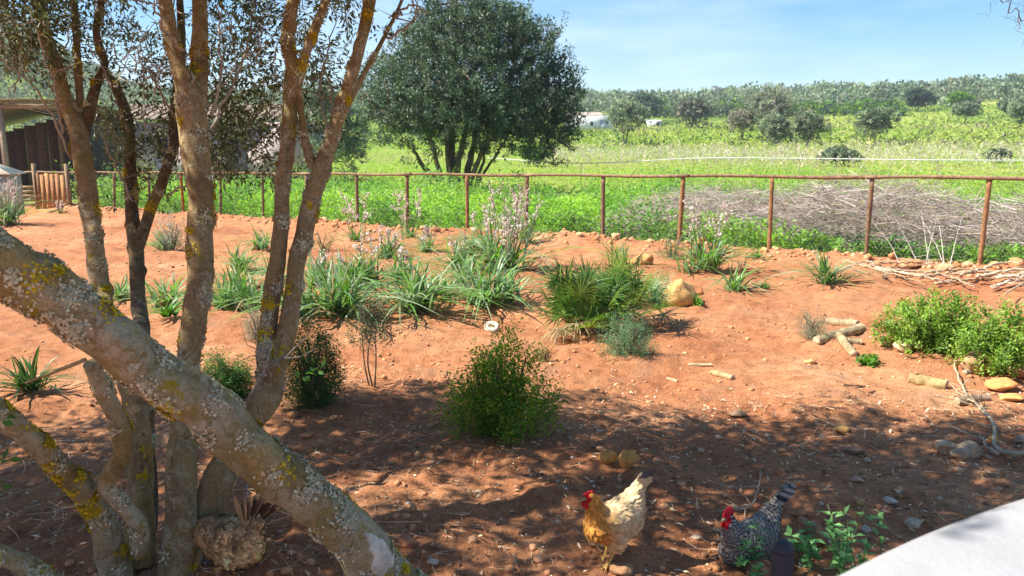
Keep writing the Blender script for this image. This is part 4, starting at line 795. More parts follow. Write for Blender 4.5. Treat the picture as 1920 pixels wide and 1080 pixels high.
# dwarf palm: every fan leaf is a part
def palm():
    b = at(1110, 628); s = 1 / pxm(b); T = thing('dwarf_palm', 'spiky dwarf fan palm in the middle of the garden', 'palm', b); cr_ = [b + np.array([-.08, 0, .04]), b + np.array([.36, .25, .03]), b + np.array([-.2, .2, .05]), b + np.array([.1, .35, .1])]
    n = 96
    for i in range(n):
        c = cr_[i % 4]; a = rng.uniform(0, 2 * math.pi); el = rng.uniform(.15, 1.4); o = np.array([math.cos(a) * math.cos(el), math.sin(a) * math.cos(el), math.sin(el)]); L_ = rng.uniform(.16, .56) * (1.1 if i % 3 == 0 else .9); mb = MB()
        hub = c + o * L_ + [0, 0, -.05 * L_]; tube(mb, spline(np.array([c, c + o * L_ * .5 + [0, 0, .03], hub]), 6), np.linspace(.006, .004, 6), 4, (.16, .22, .06))
        side = unit(np.cross(o, (0, 0, 1))); upv = np.cross(side, o); nl = 24; dead = (el < .3 and rng.random() < .35); cc = np.array([(.08, .18, .04), (.11, .23, .05), (.06, .13, .035), (.19, .29, .055)][rng.integers(0, 4)])
        if dead: cc = np.array((.40, .33, .18))
        for j in range(nl):
            f = R(-125 + 250 * j / (nl - 1)) + rng.normal(0, .05); dd = unit(o * math.cos(f) + side * math.sin(f) + upv * (.25 - .18 * abs(math.sin(f)))); l = rng.uniform(.23, .32) * (1 - .18 * abs(f) / 1.8); t = np.linspace(0, 1, 4)[:, None]; p = hub + dd * l * t - np.array([0, 0, 1]) * rng.uniform(.02, .35) * t ** 2 * l * (3 if dead else 1)
            ribbon(mb, p, np.array([.005, .012, .010, .002]), upv, np.clip(cc * rng.uniform(.8, 1.2), 0, 1))
        mb.build('frond', M_STRAP, T)
palm()

# ------------------------------------------------------------------ stones, logs, branches
def rock_mesh(name, c, size, col, seed, angular=.35, flat=.7, rot=None, sub=3, m=None, parent=None):
    bm = bmesh.new(); bmesh.ops.create_icosphere(bm, subdivisions=sub, radius=1); V = np.array([v.co[:] for v in bm.verts]); F = np.array([[v.index for v in f.verts] for f in bm.faces]); bm.free()
    r2 = np.random.default_rng(seed); pl = unit(r2.normal(size=(9, 3))); dmin = r2.uniform(.55, .95, 9)
    for q, dd in zip(pl, dmin):
        k = V @ q; V = V - np.maximum(k - dd, 0)[:, None] * q * (.6 + angular)
    V = V * (1 + .20 * fbm(V[:, 0] * 2 + seed, V[:, 1] * 2, V[:, 2] * 2, 3, seed))[:, None]
    V = V * np.array(size); a = rot if rot is not None else r2.uniform(0, 6.28); V = np.stack([V[:, 0] * math.cos(a) - V[:, 1] * math.sin(a), V[:, 0] * math.sin(a) + V[:, 1] * math.cos(a), V[:, 2]], 1)
    col = np.array(col) * np.array([1.12, .98, .82]); mb = MB(); cv = np.clip(np.array(col) * (1 + .16 * fbm(V[:, 0] * 9 / max(size), V[:, 1] * 9 / max(size), V[:, 2] * 9 / max(size), 2, seed))[:, None], 0, 1); mb.add(V + np.asarray(c), None, F, cv); return mb.build(name, m or M_ROCK, parent, origin=c)
SEED = [100]
def stone(label, px, py, wpx, hpx, col, group=None, name='stone', cat='stone', depth=.8, sink=.35, angular=.35, rot=None):
    SEED[0] += 1; b = at(px, py); s = 1 / pxm(b); w, h = wpx * s / 2, hpx * s / 2 * 1.05; c = b + np.array([0, 0, h * (1 - sink)]); o = rock_mesh(name, c, (w, w * depth, h), col, SEED[0], angular, rot=rot if rot is not None else rng.uniform(-.5, .5)); tag(o, label, cat, group); return o
YL = (.52, .33, .13); PALE = (.60, .47, .32); GRY = (.36, .30, .22); ORG = (.50, .24, .11)
stone('large yellow ochre boulder right of the dwarf palm', 1276, 575, 72, 52, (.58, .40, .17))
stone('lumpy ochre stone hidden behind the ochre boulder', 1300, 552, 40, 24, ORG)
stone('pale cream stone beside the bright leafy shrub', 1693, 668, 44, 26, (.66, .55, .38))
stone('rounded yellow stone left of the pair behind the buff hen', 1140, 878, 38, 30, (.60, .36, .12), angular=.7)
stone('upright yellow stone right of the pair behind the buff hen', 1176, 888, 38, 46, (.62, .37, .13), depth=.6, angular=.8)
stone('pale corner of the broken concrete lump in the shade', 1775, 838, 42, 32, (.60, .50, .36), angular=.7)
stone('brown body of the broken concrete lump in the shade', 1812, 845, 76, 34, (.44, .35, .25), angular=.5)
stone('yellow earthy stone on the shade edge', 1580, 802, 36, 18, (.60, .38, .13))
stone('flat grey slab stone on the shade edge', 1380, 770, 40, 12, (.40, .27, .18))
stone('flat brown stone right of the grey slab on the shade line', 1600, 830, 44, 12, (.33, .20, .14))
stone('orange stone beside the broken concrete lump', 1862, 818, 24, 18, (.58, .32, .10))
stone('grey stone at the right edge above the dry branch', 1915, 815, 26, 18, GRY)
stone('broad red-brown stone left of the pair behind the barred hen', 1462, 1004, 70, 42, (.30, .17, .10), angular=.6, depth=.6)
stone('broad brown stone right of the pair behind the barred hen', 1522, 1010, 56, 44, (.29, .18, .11), angular=.7, depth=.6)
stone('orange brick fragment behind the barred hen', 1498, 962, 34, 16, (.40, .20, .10), angular=.6)
stone('rough brown stone below the barred hen at the bottom edge', 1425, 1075, 60, 36, (.22, .12, .08))
stone('small round grey stone above the brown stone pair', 1505, 975, 18, 12, GRY)
stone('small lilac stone above the brown stone pair', 1522, 982, 14, 10, (.36, .28, .28))
stone('yellowish stone in the shade right of the barred hen', 1612, 944, 22, 14, (.42, .32, .16))
stone('white stone in the shade at the right', 1668, 926, 28, 14, (.62, .52, .46))
stone('pink stone in the right-hand shade', 1606, 897, 28, 12, (.50, .33, .27))
stone('pale stone near the white ledge', 1712, 980, 34, 18, (.50, .46, .38))
stone('small pale stone left of the white ledge', 1624, 986, 22, 14, (.46, .42, .38))
stone('pale stone beside the feet of the buff hen', 1118, 1036, 32, 18, (.46, .34, .22))
stone('flat orange stone at the bottom edge under the buff hen', 1165, 1080, 50, 14, (.42, .26, .15))
stone('white stone between the two hens', 1308, 1002, 20, 10, (.62, .55, .46))
stone('orange stone right of the leaning trunk', 764, 1034, 34, 20, (.50, .25, .15))
stone('small upright orange stone beyond the leaning trunk', 775, 978, 14, 20, (.52, .32, .18))
stone('white stone at the bottom beside the leaning trunk', 812, 1072, 22, 14, (.58, .54, .48))
stone('pale pebble left of the buff hen', 898, 935, 16, 10, (.60, .48, .34))
stone('small orange stone on the shade line near the dark shrub', 548, 792, 22, 12, (.55, .30, .16))
stone('flat orange stone in the shade by the leaning trunk', 575, 826, 28, 10, (.5, .26, .14))
stone('orange stone under the middle shrub', 955, 832, 16, 12, (.55, .33, .18))
stone('cream stone under the middle shrub', 975, 832, 18, 10, (.56, .44, .30))
stone('yellow stone lit at the foot of the middle shrub', 1012, 790, 18, 16, (.55, .36, .16))
stone('angular brown stone under the right-edge shrub', 1832, 704, 66, 40, (.44, .30, .18), angular=.7)
stone('pyramid-shaped brown stone at the right edge', 1912, 714, 60, 36, (.46, .32, .19), angular=.8)
stone('orange stone by the logs at the right edge', 1876, 728, 60, 24, (.60, .33, .14))
stone('flat yellow earth stone right of the second cut log', 1900, 745, 60, 12, (.62, .38, .16))
stone('small orange stone left of the shrub pair', 1666, 632, 30, 14, (.58, .34, .19))
stone('pale stone half under the left bright shrub', 1668, 612, 24, 12, (.55, .44, .34))
stone('flat orange stone in front of the short logs', 1520, 676, 24, 10, (.58, .36, .17))
stone('pale pebble in the shade centre', 1314, 852, 14, 10, (.6, .48, .36)); stone('orange pebble in the shade right of centre', 1466, 842, 18, 10, (.5, .28, .16)); stone('cream pebble at the shade edge right of centre', 1345, 826, 14, 8, (.56, .46, .36)); stone('pale pebble by the concrete lump', 1628, 848, 12, 10, (.6, .5, .4))
stone('mound-like ochre stone left of the flower spray plant', 1205, 495, 48, 28, (.52, .29, .13)); stone('round orange stone on the branch heap', 1795, 506, 18, 16, (.42, .22, .09))
for (l, px, py, w, h) in (('rough earth-red boulder left in front of the branch heap', 1636, 505, 40, 20), ('rough earth-red boulder right in front of the branch heap', 1706, 498, 44, 22)): stone(l, px, py, w, h, (.50, .26, .13))
# small boulders heaped along the fence foot
for i in range(64):
    t = rng.uniform(-.6, 14.5); p = FA + FD * t - FN * rng.uniform(.15, .8); SEED[0] += 1; r = rng.uniform(.035, .11) * (1.2 if rng.random() < .2 else .85)
    o = rock_mesh('fence_stone', (p[0], p[1], float(H(*p)) + r * .35), (r, r * .8, r * .65), [(.50, .27, .13), (.55, .34, .17), (.44, .23, .12), (.56, .40, .24)][rng.integers(0, 4)], SEED[0], .3, sub=2); tag(o, 'reddish stone heaped along the foot of the wire fence', 'stone', 'stones along the fence foot')

def log(label, p0, p1, wpx, col=(.48, .36, .20), name='cut_log', cat='log', group=None, bend=0., lift=0., endc=(.62, .48, .30), sub=None):
    a, e = at(*p0), at(*p1); r = wpx / pxm(a) / 2; r *= .85; a = a + [0, 0, r * .5 + lift]; e = e + [0, 0, r * .55 + lift]; T = thing(name, label, cat, (a + e) / 2, group)
    w = spline(np.array([a, (a + e) / 2 + np.array([0, bend, abs(bend) * .5]), e]), 16); mb = MB(); tube(mb, w, r * np.linspace(1.04, .95, 16), 14, np.array(col) * .85, bump=.17, bs=18, sd=int(p0[0]), cap=False, knots=3); mb.build('bark', M_WOOD, T, smooth=True)
    d = unit(w[-1] - w[-2])
    for q, dd in ((w[0], -unit(w[1] - w[0])), (w[-1], d)): cm = MB(); tube(cm, np.array([q - dd * .004, q + dd * .003]), r * .97, 14, endc); cm.build('cut_end', M_WOOD, T)
log('longest pale cut log in front of the grey wispy bush', (1530, 648), (1615, 632), 22, (.50, .39, .22))
log('pale cut log lying behind the longest one', (1552, 610), (1606, 622), 18, (.44, .34, .2))
log('short cut stub pointing at the camera below the longest log', (1572, 645), (1600, 668), 18, (.46, .34, .18))
log('small knotty stub beside the pointing one', (1590, 650), (1614, 652), 14, (.42, .32, .18))
log('thick yellow cut log on bare earth at the right', (1706, 714), (1774, 726), 26, (.52, .38, .17))
log('grey-brown cut log right of the thick yellow one', (1795, 752), (1852, 750), 20, (.38, .26, .17))
log('thin cut pole under the right-edge shrub', (1808, 708), (1880, 700), 12, (.48, .37, .23))
log('flat bark slab lying on bare earth left of the pair', (1292, 682), (1334, 684), 9, (.56, .44, .26), 'bark_slab', 'bark'); log('curved bark slab lying on bare earth right of the pair', (1334, 698), (1374, 710), 13, (.54, .40, .2), 'bark_slab', 'bark')
log('thin dark stick lying in front of the right-hand logs', (1590, 752), (1665, 722), 4, (.30, .17, .10), 'stick', 'stick'); log('pale splinter of wood near the bark slabs', (1252, 700), (1270, 706), 6, (.55, .42, .27), 'stick', 'stick')
log('thin brown stick across the earth below the weed', (1580, 732), (1625, 722), 3, (.30, .18, .11), 'stick', 'stick'); log('thin stick beside the shrub pair', (1716, 686), (1770, 684), 3, (.3, .18, .11), 'stick', 'stick')
# white oval slice of wood with a hollow
def slice_():
    b = at(922, 617); s = 1 / pxm(b); r = 14 * s; a = np.linspace(0, 2 * math.pi, 28, endpoint=False); V = []; 
    prof = [(1, 0), (1.0, .5), (.9, .7), (.45, .62), (.38, .35), (.2, .3)]; o = MB(); n = 28
    for (f, z) in prof: V.append(np.stack([np.cos(a) * r * f * (1 + .06 * np.sin(3 * a)), np.sin(a) * r * f * 1.1, np.full(n, z * .045) + .03 * np.sin(a) * f], 1))
    V = np.concatenate(V + [np.array([[0, 0, .3 * .045]])]) + b + [0, 0, .012]; Q = [[k * n + i, k * n + (i + 1) % n, (k + 1) * n + (i + 1) % n, (k + 1) * n + i] for k in range(5) for i in range(n)]; Tt = [[5 * n + i, 5 * n + (i + 1) % n, 6 * n] for i in range(n)]
    c = np.concatenate([np.repeat([[.70, .62, .46]], n * 4, 0), np.repeat([[.36, .26, .14]], n * 2 + 1, 0)]); o.add(V, Q, Tt, c); tag(o.build('wood_slice', M_WOOD, origin=b, smooth=False), 'pale oval slice of wood with hollow centre on the earth', 'wood slice')
slice_()
def dry_branch(label, rows, r0, side=4, group=None, col=(.46, .37, .24), name='dry_branch'):
    g = [at(x, y) + [0, 0, z] for x, y, z in rows]; T = thing(name, label, 'branch', g[0], group); mb = MB(); w = spline(np.array(g), 26); w = w + rng.normal(0, r0 * .4, w.shape); tube(mb, w, np.linspace(r0, r0 * .3, 26), 6, col, bump=.12, bs=20); mb.build('branch', M_TWIG, T, smooth=True)
    for i in range(side):
        q = w[rng.integers(5, 24)]; dr = rdir(1)[0]; dr[2] = abs(dr[2]) * .25; l = rng.uniform(.12, .45); v = spline(np.array([q, q + dr * l * .5 + rng.normal(0, .02, 3), q + dr * l]), 8); m2 = MB(); tube(m2, v, np.linspace(r0 * .45, r0 * .15, 8), 5, col); m2.build('side_twig', M_TWIG, T)
dry_branch('long forked pale dry branch lying at the right edge', [(1930, 852, .03), (1875, 842, .03), (1858, 790, .04), (1820, 752, .03), (1790, 706, .03), (1796, 676, .03)], .014, 6)
dry_branch('second limb of pale dry wood reaching down at the right edge', [(1868, 848, .02), (1850, 832, .03), (1838, 818, .03)], .012, 2)
dry_branch('thin pale branch looping past the right-hand cut logs', [(1870, 800, .03), (1840, 770, .04), (1800, 745, .04), (1772, 722, .05)], .008, 5)
dry_branch('dead twig leaning up behind the barred hen', [(1372, 948, .01), (1405, 944, .03), (1420, 930, .06), (1424, 908, .10)], .006, 4)
dry_branch('bare twig standing beside the brown hen', [(455, 1000, .0), (462, 975, .05), (470, 950, .12), (485, 925, .16)], .006, 3, None, (.36, .30, .25))
dry_branch('dark twig on the ground below the brown hen', [(385, 1078, .01), (410, 1065, .015), (432, 1052, .02)], .006, 2, None, (.3, .25, .22))
for i in range(20):                       # heap of cut branches by the fence
    x = rng.uniform(1600, 1960); y = 505 + (x - 1600) * .085 + rng.uniform(-14, 22); dx = rng.uniform(30, 95); dy = rng.normal(0, 9); z = rng.uniform(.03, .12)
    dry_branch('bleached branch in the heap of cut branches by the fence', [(x - dx, y - dy, z), (x, y + rng.normal(0, 3), z + .04), (x + dx, y + dy, z)], rng.uniform(.010, .026), 3, 'branches heaped by the fence', [(.56, .44, .30), (.50, .36, .22), (.42, .30, .19), (.6, .5, .38)][i % 4])
for i in range(7):
    x = rng.uniform(1690, 1800); e = rng.uniform(-60, 60); dry_branch('thin bleached stem standing out of the branch heap', [(x, 500, .02), (x + e * .4, 494, .3), (x + e, 488, .55 + rng.uniform(0, .2))], .007, 2, 'stems standing out of the branch heap', (.58, .53, .46))

# ------------------------------------------------------------------ litter, pebbles, clods
def litter():
    n = 14000; x = rng.uniform(-4.2, 4.6, n); y = rng.uniform(1.6, 6.4, n); m = (fbm(x * 1.2, y * 1.2, 0, 2, 33) + rng.normal(0, .35, n) > (y - 4.6) * .45); x, y = x[m], y[m]; n = len(x); lm = MB()
    p = np.stack([x, y, H(x, y) + .004], 1); dr = rdir(n); dr[:, 2] *= .25; leaves(lm, p, dr, np.array([0, 0, 1.]) + .5 * rdir(n), rng.uniform(.018, .055, n), rng.uniform(.007, .016, n), palette(n, [(.52, .35, .19), (.74, .55, .34), (.26, .15, .08), (.80, .63, .42), (.18, .10, .06)], .2))
    n2 = 6500; x = rng.uniform(-4, 4.6, n2); y = rng.uniform(1.7, 6.2, n2); m = fbm(x * 1.0 + 5, y * 1.0, 0, 2, 37) + rng.normal(0, .3, n2) > (y - 4.4) * .4; x, y = x[m], y[m]
    n2 = len(x); c = np.stack([x, y, H(x, y) + .006], 1); dr = rdir(n2); dr[:, 2] *= .18; l = rng.uniform(.03, .24, (n2, 1)) ** 1.0; k = rng.uniform(.7, 1.4, (n2, 1)); mid = c + rng.normal(0, .007, (n2, 3)); r = rng.uniform(.0014, .0036, n2)
    sticks(lm, c - dr * l / 2, mid, r, np.array((.68, .49, .30)) * k); sticks(lm, mid, c + dr * l / 2, r * .7, np.array((.68, .49, .30)) * k)
    tag(lm.build('leaf_litter', M_DRY), 'dry leaves and twigs strewn over the shaded earth', 'litter', None, 'stuff')
    bm = bmesh.new(); bmesh.ops.create_icosphere(bm, subdivisions=1, radius=1); V0 = np.array([v.co[:] for v in bm.verts]); F0 = np.array([[v.index for v in f.verts] for f in bm.faces]); bm.free()
    def scatter(name, label, cat, n, gen, size, cols, m_):
        x, y = gen(n); n = len(x); r = size(n); sh = 1 + .35 * (rng.random((n, len(V0))) - .5); V = V0[None] * sh[..., None] * (r[:, None] * rng.uniform(.6, 1.2, (n, 3)) * [1, 1, .75])[:, None]; V = V + np.stack([x, y, H(x, y) + r * .15], 1)[:, None]
        mb = MB(); mb.add(V.reshape(-1, 3), None, (F0[None] + np.arange(n)[:, None, None] * len(V0)).reshape(-1, 3), np.repeat(palette(n, cols, .15), len(V0), 0)); tag(mb.build(name, m_), label, cat, None, 'stuff')
    def near(n): t = rng.uniform(R(-36), R(36), n); d = 2.2 + 9 * rng.random(n) ** 1.3; return d * np.sin(t), d * np.cos(t)
    scatter('pebbles', 'small pale pebbles scattered over the red earth', 'pebbles', 900, near, lambda n: .004 + .014 * rng.random(n) ** 3, [(.50, .38, .27), (.42, .25, .15), (.58, .48, .38), (.36, .22, .14)], M_ROCK)
    def gard(n):
        t = rng.uniform(R(-36), R(36), n); d = 3 + 18 * rng.random(n) ** 1.1; x, y = d * np.sin(t), d * np.cos(t); m = (fs(x, y) < -.1) & (fbm(x * 1.1, y * 1.1, 0, 2, 44) + rng.normal(0, .3, n) > -.1); return x[m], y[m]
    scatter('soil_clods', 'small crumbly clods of red soil on the garden earth', 'soil clods', 9000, gard, lambda n: .005 + .022 * rng.random(n) ** 3, [(.56, .27, .13), (.48, .22, .10), (.62, .33, .17)], M_ROCK)
    def ridge(n): t = rng.uniform(-1, 22, n); s = rng.normal(-.4, .35, n); p = FA[None] + FD[None] * t[:, None] + FN[None] * s[:, None]; return p[:, 0], p[:, 1]
    scatter('ridge_clods', 'larger clods of red soil banked along the fence', 'soil clods', 1500, ridge, lambda n: .012 + .045 * rng.random(n) ** 3, [(.58, .29, .14), (.52, .24, .11), (.64, .38, .20)], M_ROCK)
litter()

# ------------------------------------------------------------------ hens
def skin_body(chains, voxel=.0055, smooth=6):
    """one continuous surface grown round chains of (x, y, z, r[, flatten y])"""
    bm = bmesh.new()
    for ch in chains:
        a = np.array([c if len(c) == 5 else (*c, 1.) for c in ch], float); n = max(3, int(np.linalg.norm(np.diff(a[:, :3], axis=0), axis=1).sum() / max(a[:, 3].min() * .45, .004))); q = spline(a, n) if len(a) > 2 else a[0] + (a[1] - a[0]) * np.linspace(0, 1, n)[:, None]
        for x, y, z, r, f in q: bmesh.ops.create_icosphere(bm, subdivisions=2, radius=1, matrix=Matrix.Translation((x, y, z)) @ Matrix.Diagonal((r, r * f, r, 1)))
    me = bpy.data.meshes.new('tmp'); bm.to_mesh(me); bm.free(); o = bpy.data.objects.new('tmp', me); C.objects.link(o)
    m = o.modifiers.new('r', 'REMESH'); m.mode = 'VOXEL'; m.voxel_size = voxel; m2 = o.modifiers.new('s', 'SMOOTH'); m2.iterations = smooth; m2.factor = .5
    dg = bpy.context.evaluated_depsgraph_get(); ev = o.evaluated_get(dg); em = ev.to_mesh(); nv = len(em.vertices); V = np.empty(nv * 3); em.vertices.foreach_get('co', V); V = V.reshape(-1, 3); N = np.empty(nv * 3); em.vertices.foreach_get('normal', N); N = N.reshape(-1, 3)
    Q = np.array([list(p.vertices) for p in em.polygons if len(p.vertices) == 4]); ev.to_mesh_clear(); bpy.data.objects.remove(o); bpy.data.meshes.remove(me); return V, N, Q
def hen(label, loc, yaw, sc, colfn, scale_cols, tail_cols, pose, comb_c=(.62, .02, .02), legs=True, bar=False, leg_c=(.60, .36, .10), pitch=0., n_f=2900, fsc=.78):
    """forward is +x, up is +z, the feet stand at the origin"""
    T = thing('hen', label, 'hen', loc); Mx = Matrix.Translation(loc) @ Matrix.Rotation(yaw, 4, 'Z') @ Matrix.Scale(sc, 4)
    Mr = np.array(Mx)[:3, :3]; Mt = np.array(Mx)[:3, 3]
    def X(v): return np.asarray(v, float) @ Mr.T + Mt
    V, N, Q = skin_body(pose['body'] + (pose['legs'] if legs else []))
    hx, hy, hz = pose['head']; col = colfn(V); lowleg = (V[:, 2] < pose.get('legz', .075)) if legs else np.zeros(len(V), bool)
    col[lowleg] = leg_c; face = np.linalg.norm(V - (np.array(pose['head']) + [.012, 0, -.004]), axis=1) < .024; col[face] = comb_c
    mb = MB(); mb.add(X(V), Q, None, np.clip(col, 0, 1)); BD = mb.build('body', M_FEATH, T, smooth=True)
    # contour feathers lying back over the body
    h = np.array(pose['head']); ok = np.where((~lowleg) & (np.linalg.norm(V - h, axis=1) > .030) & (V[:, 2] > pose.get('fz', .07)))[0]; ids = rng.choice(ok, n_f); p = V[ids]; nr = N[ids]
    tailw = np.clip((-p[:, 0] - .10) / .08, 0, 1)[:, None]; neck = np.clip((p[:, 0] - .02) / .05, 0, 1)[:, None] * (p[:, 2] > pose['head'][2] - .13)[:, None]
    flow = np.array([-1., 0, -.35]) * (1 - tailw) * (1 - neck) + neck * np.array([-.45, 0, -1.]) + tailw * np.array(pose.get('tailflow', (-.4, 0, .6))); flow = flow + .18 * rdir(n_f); fl = unit(flow - nr * (flow * nr).sum(1, keepdims=True)); fl = unit(fl + nr * rng.uniform(.02, .15, (n_f, 1)))
    sd = unit(np.cross(fl, nr)); ln = fsc * rng.uniform(.026, .052, n_f) * (1 - .45 * neck[:, 0]); wd = ln * rng.uniform(.34, .55, n_f) * (1 - .35 * neck[:, 0]); base = colfn(p) * (1 + .16 * rng.normal(size=(n_f, 1))); tt = [0, .33, .66, .9, 1]; ww = [.5, .95, 1, .62, .12]; rows = []; cc = []
    for k, (t, w) in enumerate(zip(tt, ww)):
        c = p + nr * .0015 + fl * (ln * t)[:, None] + nr * (.002 * math.sin(t * 3))
        rows += [c + sd * (wd * w / 2)[:, None], c - sd * (wd * w / 2)[:, None]]
        q = scale_cols(base, t, k); cc += [q, q]
    VV = np.stack(rows, 1).reshape(-1, 3); CC = np.stack(cc, 1).reshape(-1, 3); i = np.arange(n_f)[:, None] * 10; QQ = np.concatenate([i + [[2 * k, 2 * k + 1, 2 * k + 3, 2 * k + 2]] for k in range(4)]); fm = MB(); fm.add(X(VV), QQ, None, np.clip(CC, .01, 1)); tag(fm.build('plumage', M_FEATH, T), kind='stuff')
    # tail feathers, one by one
    tb, td, nt_ = np.array(pose['tail'][0]), unit(np.array(pose['tail'][1])), pose['tail'][2]
    for k in range(nt_):
        f = (k / (nt_ - 1) - .5); d = unit(td + np.array([f * pose.get('fan', .35) + rng.normal(0, .04), f * .55, rng.normal(0, .05)])); l = pose['tail'][3] * rng.uniform(.8, 1.08); s_ = unit(np.cross(d, (0, 1, 0)) * .5 + np.array([.2, 1 if f >= 0 else -1, 0]) * .35 * (1 if rng.random() < .5 else 1) + np.cross(d, (0, 1, 0)) * .5); m3 = MB(); rws = []; cs = []; nn = 12
        for j in range(nn):
            t = j / (nn - 1); w = pose.get('tw', .024) * (.45 + .75 * math.sin(min(1, t * 1.15) * 2.2)) * (1 if t < .9 else .55); c = tb + d * l * t + np.array([-.03, 0, -.02]) * t * t; rws += [c + s_ * w, c + np.array([0, .0025, 0]), c - s_ * w]; q = tail_cols(t, k); cs += [q, q, q]
        QQ = [[3 * j + e, 3 * j + e + 1, 3 * j + e + 4, 3 * j + e + 3] for j in range(nn - 1) for e in (0, 1)]; m3.add(X(rws), QQ, None, np.clip(cs, .01, 1)); m3.build('tail_feather', M_FEATH, T, smooth=True)
    # comb, wattles, beak, eyes
    if pose.get('face', True):
        m4 = MB(); pr = [(.034, .002), (.030, .020), (.022, .034), (.014, .024), (.004, .040), (-.006, .027), (-.016, .038), (-.024, .022), (-.030, .012), (-.026, .002)]; pr = [(a, z * pose.get('comb', 1.)) for a, z in pr]; nb = len(pr); up = hz + .008
        fr = [(hx + a, hy - .004, up + z) for a, z in pr] + [(hx + a, hy + .004, up + z) for a, z in pr] + [(hx, hy - .005, up + .004), (hx, hy + .005, up + .004)]
        Q4 = [[i_, i_ + 1, nb + i_ + 1, nb + i_] for i_ in range(nb - 1)]; T4 = [[2 * nb, i_ + 1, i_] for i_ in range(nb - 1)] + [[2 * nb + 1, nb + i_, nb + i_ + 1] for i_ in range(nb - 1)]; m4.add(X(fr), Q4, T4, comb_c); m4.build('comb', M_SKIN, BD)
        for sy in (-1, 1):
            m5 = MB(); tube(m5, X([(hx + .020, hy + sy * .008, hz - .008), (hx + .022, hy + sy * .011, hz - .024), (hx + .019, hy + sy * .011, hz - .040), (hx + .016, hy + sy * .010, hz - .046)]), np.array([.004, .009, .009, .003]) * sc, 8, comb_c); m5.build('wattle', M_SKIN, BD, smooth=True)
            m6 = MB(); tube(m6, X([(hx + .012, hy + sy * .0175, hz + .003), (hx + .012, hy + sy * .0215, hz + .003), (hx + .012, hy + sy * .0232, hz + .003)]), np.array([.0055, .005, .001]) * sc, 8, (.02, .012, .008)); m6.build('eye', M_SKIN, BD, smooth=True)
        m7 = MB(); tube(m7, X([(hx + .020, hy, hz - .002), (hx + .034, hy, hz - .002), (hx + .044, hy, hz - .006), (hx + .049, hy, hz - .012)]), np.array([.010, .0075, .004, .001]) * sc, 8, (.45, .33, .16)); m7.build('beak', M_SKIN, BD, smooth=True)
    return T
def toes(x, y, sgn=1): return [[(x, y, .012, .008), (x + .03, y + .004, .006, .0055), (x + .062, y + .008, .004, .0035)], [(x, y, .012, .008), (x + .024, y + .020, .006, .0052), (x + .046, y + .036, .004, .0034)], [(x, y, .012, .008), (x + .024, y - .018, .006, .0052), (x + .046, y - .034, .004, .0034)], [(x, y, .012, .007), (x - .026, y, .005, .0034)]]
def leg(x, y, fx): return [[(x - .02, y, .150, .046), (x - .015, y, .105, .034), (x - .012, y, .080, .017)], [(x - .012, y, .080, .013), (fx, y, .014, .0082)]] + toes(fx, y)
buff = dict(body=[[(.085, 0, .335, .028, .8), (.068, 0, .305, .036, .85), (.052, 0, .262, .047, .9), (.025, 0, .215, .068, .95), (-.02, 0, .195, .085, .98), (-.08, 0, .205, .086, .95), (-.135, 0, .245, .066, .9), (-.170, 0, .300, .045, .7), (-.19, 0, .345, .028, .5)], [(.04, 0, .19, .062), (-.03, 0, .165, .07), (-.11, 0, .185, .075), (-.155, 0, .215, .055)]],
            legs=leg(-.02, .036, .005) + leg(-.035, -.036, -.03), head=(.090, 0, .340), tail=((-.165, 0, .30), (-.45, 0, 1), 11, .135), legz=.078, tailflow=(-.35, 0, .9), comb=.55)
b = at(1133, 1062)
def c_buff(v):
    f = np.clip((v[:, 0] + .02) / .07, 0, 1)[:, None]; c = np.array((.80, .58, .31)) * (1 - f) + np.array((.66, .30, .06)) * f
    n = fbm(v[:, 0] * 45, v[:, 1] * 45, v[:, 2] * 45, 2, 5)[:, None]; wing = (np.exp(-((v[:, 0] + .06) / .055) ** 2 - ((v[:, 2] - .19) / .05) ** 2))[:, None]
    c = c * (1 - .0 * n) + (np.array((.48, .23, .08)) - c) * np.clip(.35 * wing + .45 * wing * n + .22 * np.maximum(n, 0), 0, .85); return c * (1 + .10 * n)
hen('buff and cream hen with orange neck walking past the yellow stones', b, R(208), .94, c_buff, lambda base, t, k: base * (1.05 if k > 2 else .98), lambda t, k: np.array((.78, .58, .33)) * (1 - .2 * t) if (k % 4 and t < .6) or k % 2 == 0 else np.array((.09, .07, .07)) + .12 * (1 - t), buff)
bar_ = dict(body=[[(.115, 0, .265, .028, .8), (.105, 0, .235, .037, .85), (.090, 0, .195, .050, .9), (.060, 0, .155, .072, .95), (.0, 0, .125, .088, 1.), (-.07, 0, .125, .088, 1.), (-.13, 0, .165, .066, .9), (-.175, 0, .225, .045, .7), (-.205, 0, .275, .026, .5)], [(.06, 0, .10, .07), (-.02, 0, .075, .078), (-.10, 0, .085, .075)]],
            legs=[], head=(.120, 0, .272), tail=((-.17, 0, .22), (-.62, 0, 1), 11, .165), fz=.0, tailflow=(-.5, 0, .8), comb=1.15)
b2 = at(1396, 1040)
def c_bar(v): n = np.sin(v[:, 2] * 430 + 3 * fbm(v[:, 0] * 30, v[:, 1] * 30, v[:, 2] * 30, 2, 3))[:, None]; return np.where(n > 0, np.array((.42, .38, .32)), np.array((.035, .033, .035))) * np.ones_like(v)
hen('black and white barred hen with a large red comb', b2 + np.array([0, 0, -.02]), R(212), .95, c_bar, lambda base, t, k: np.where(k % 2 == 0, (.028, .027, .028), (.46, .41, .34)) * np.ones_like(base) * (.8 + .4 * rng.random((len(base), 1))), lambda t, k: np.array((.035, .035, .04)) if int(t * 9) % 2 == 0 else np.array((.50, .46, .42)), bar_, (.70, .015, .03), False)
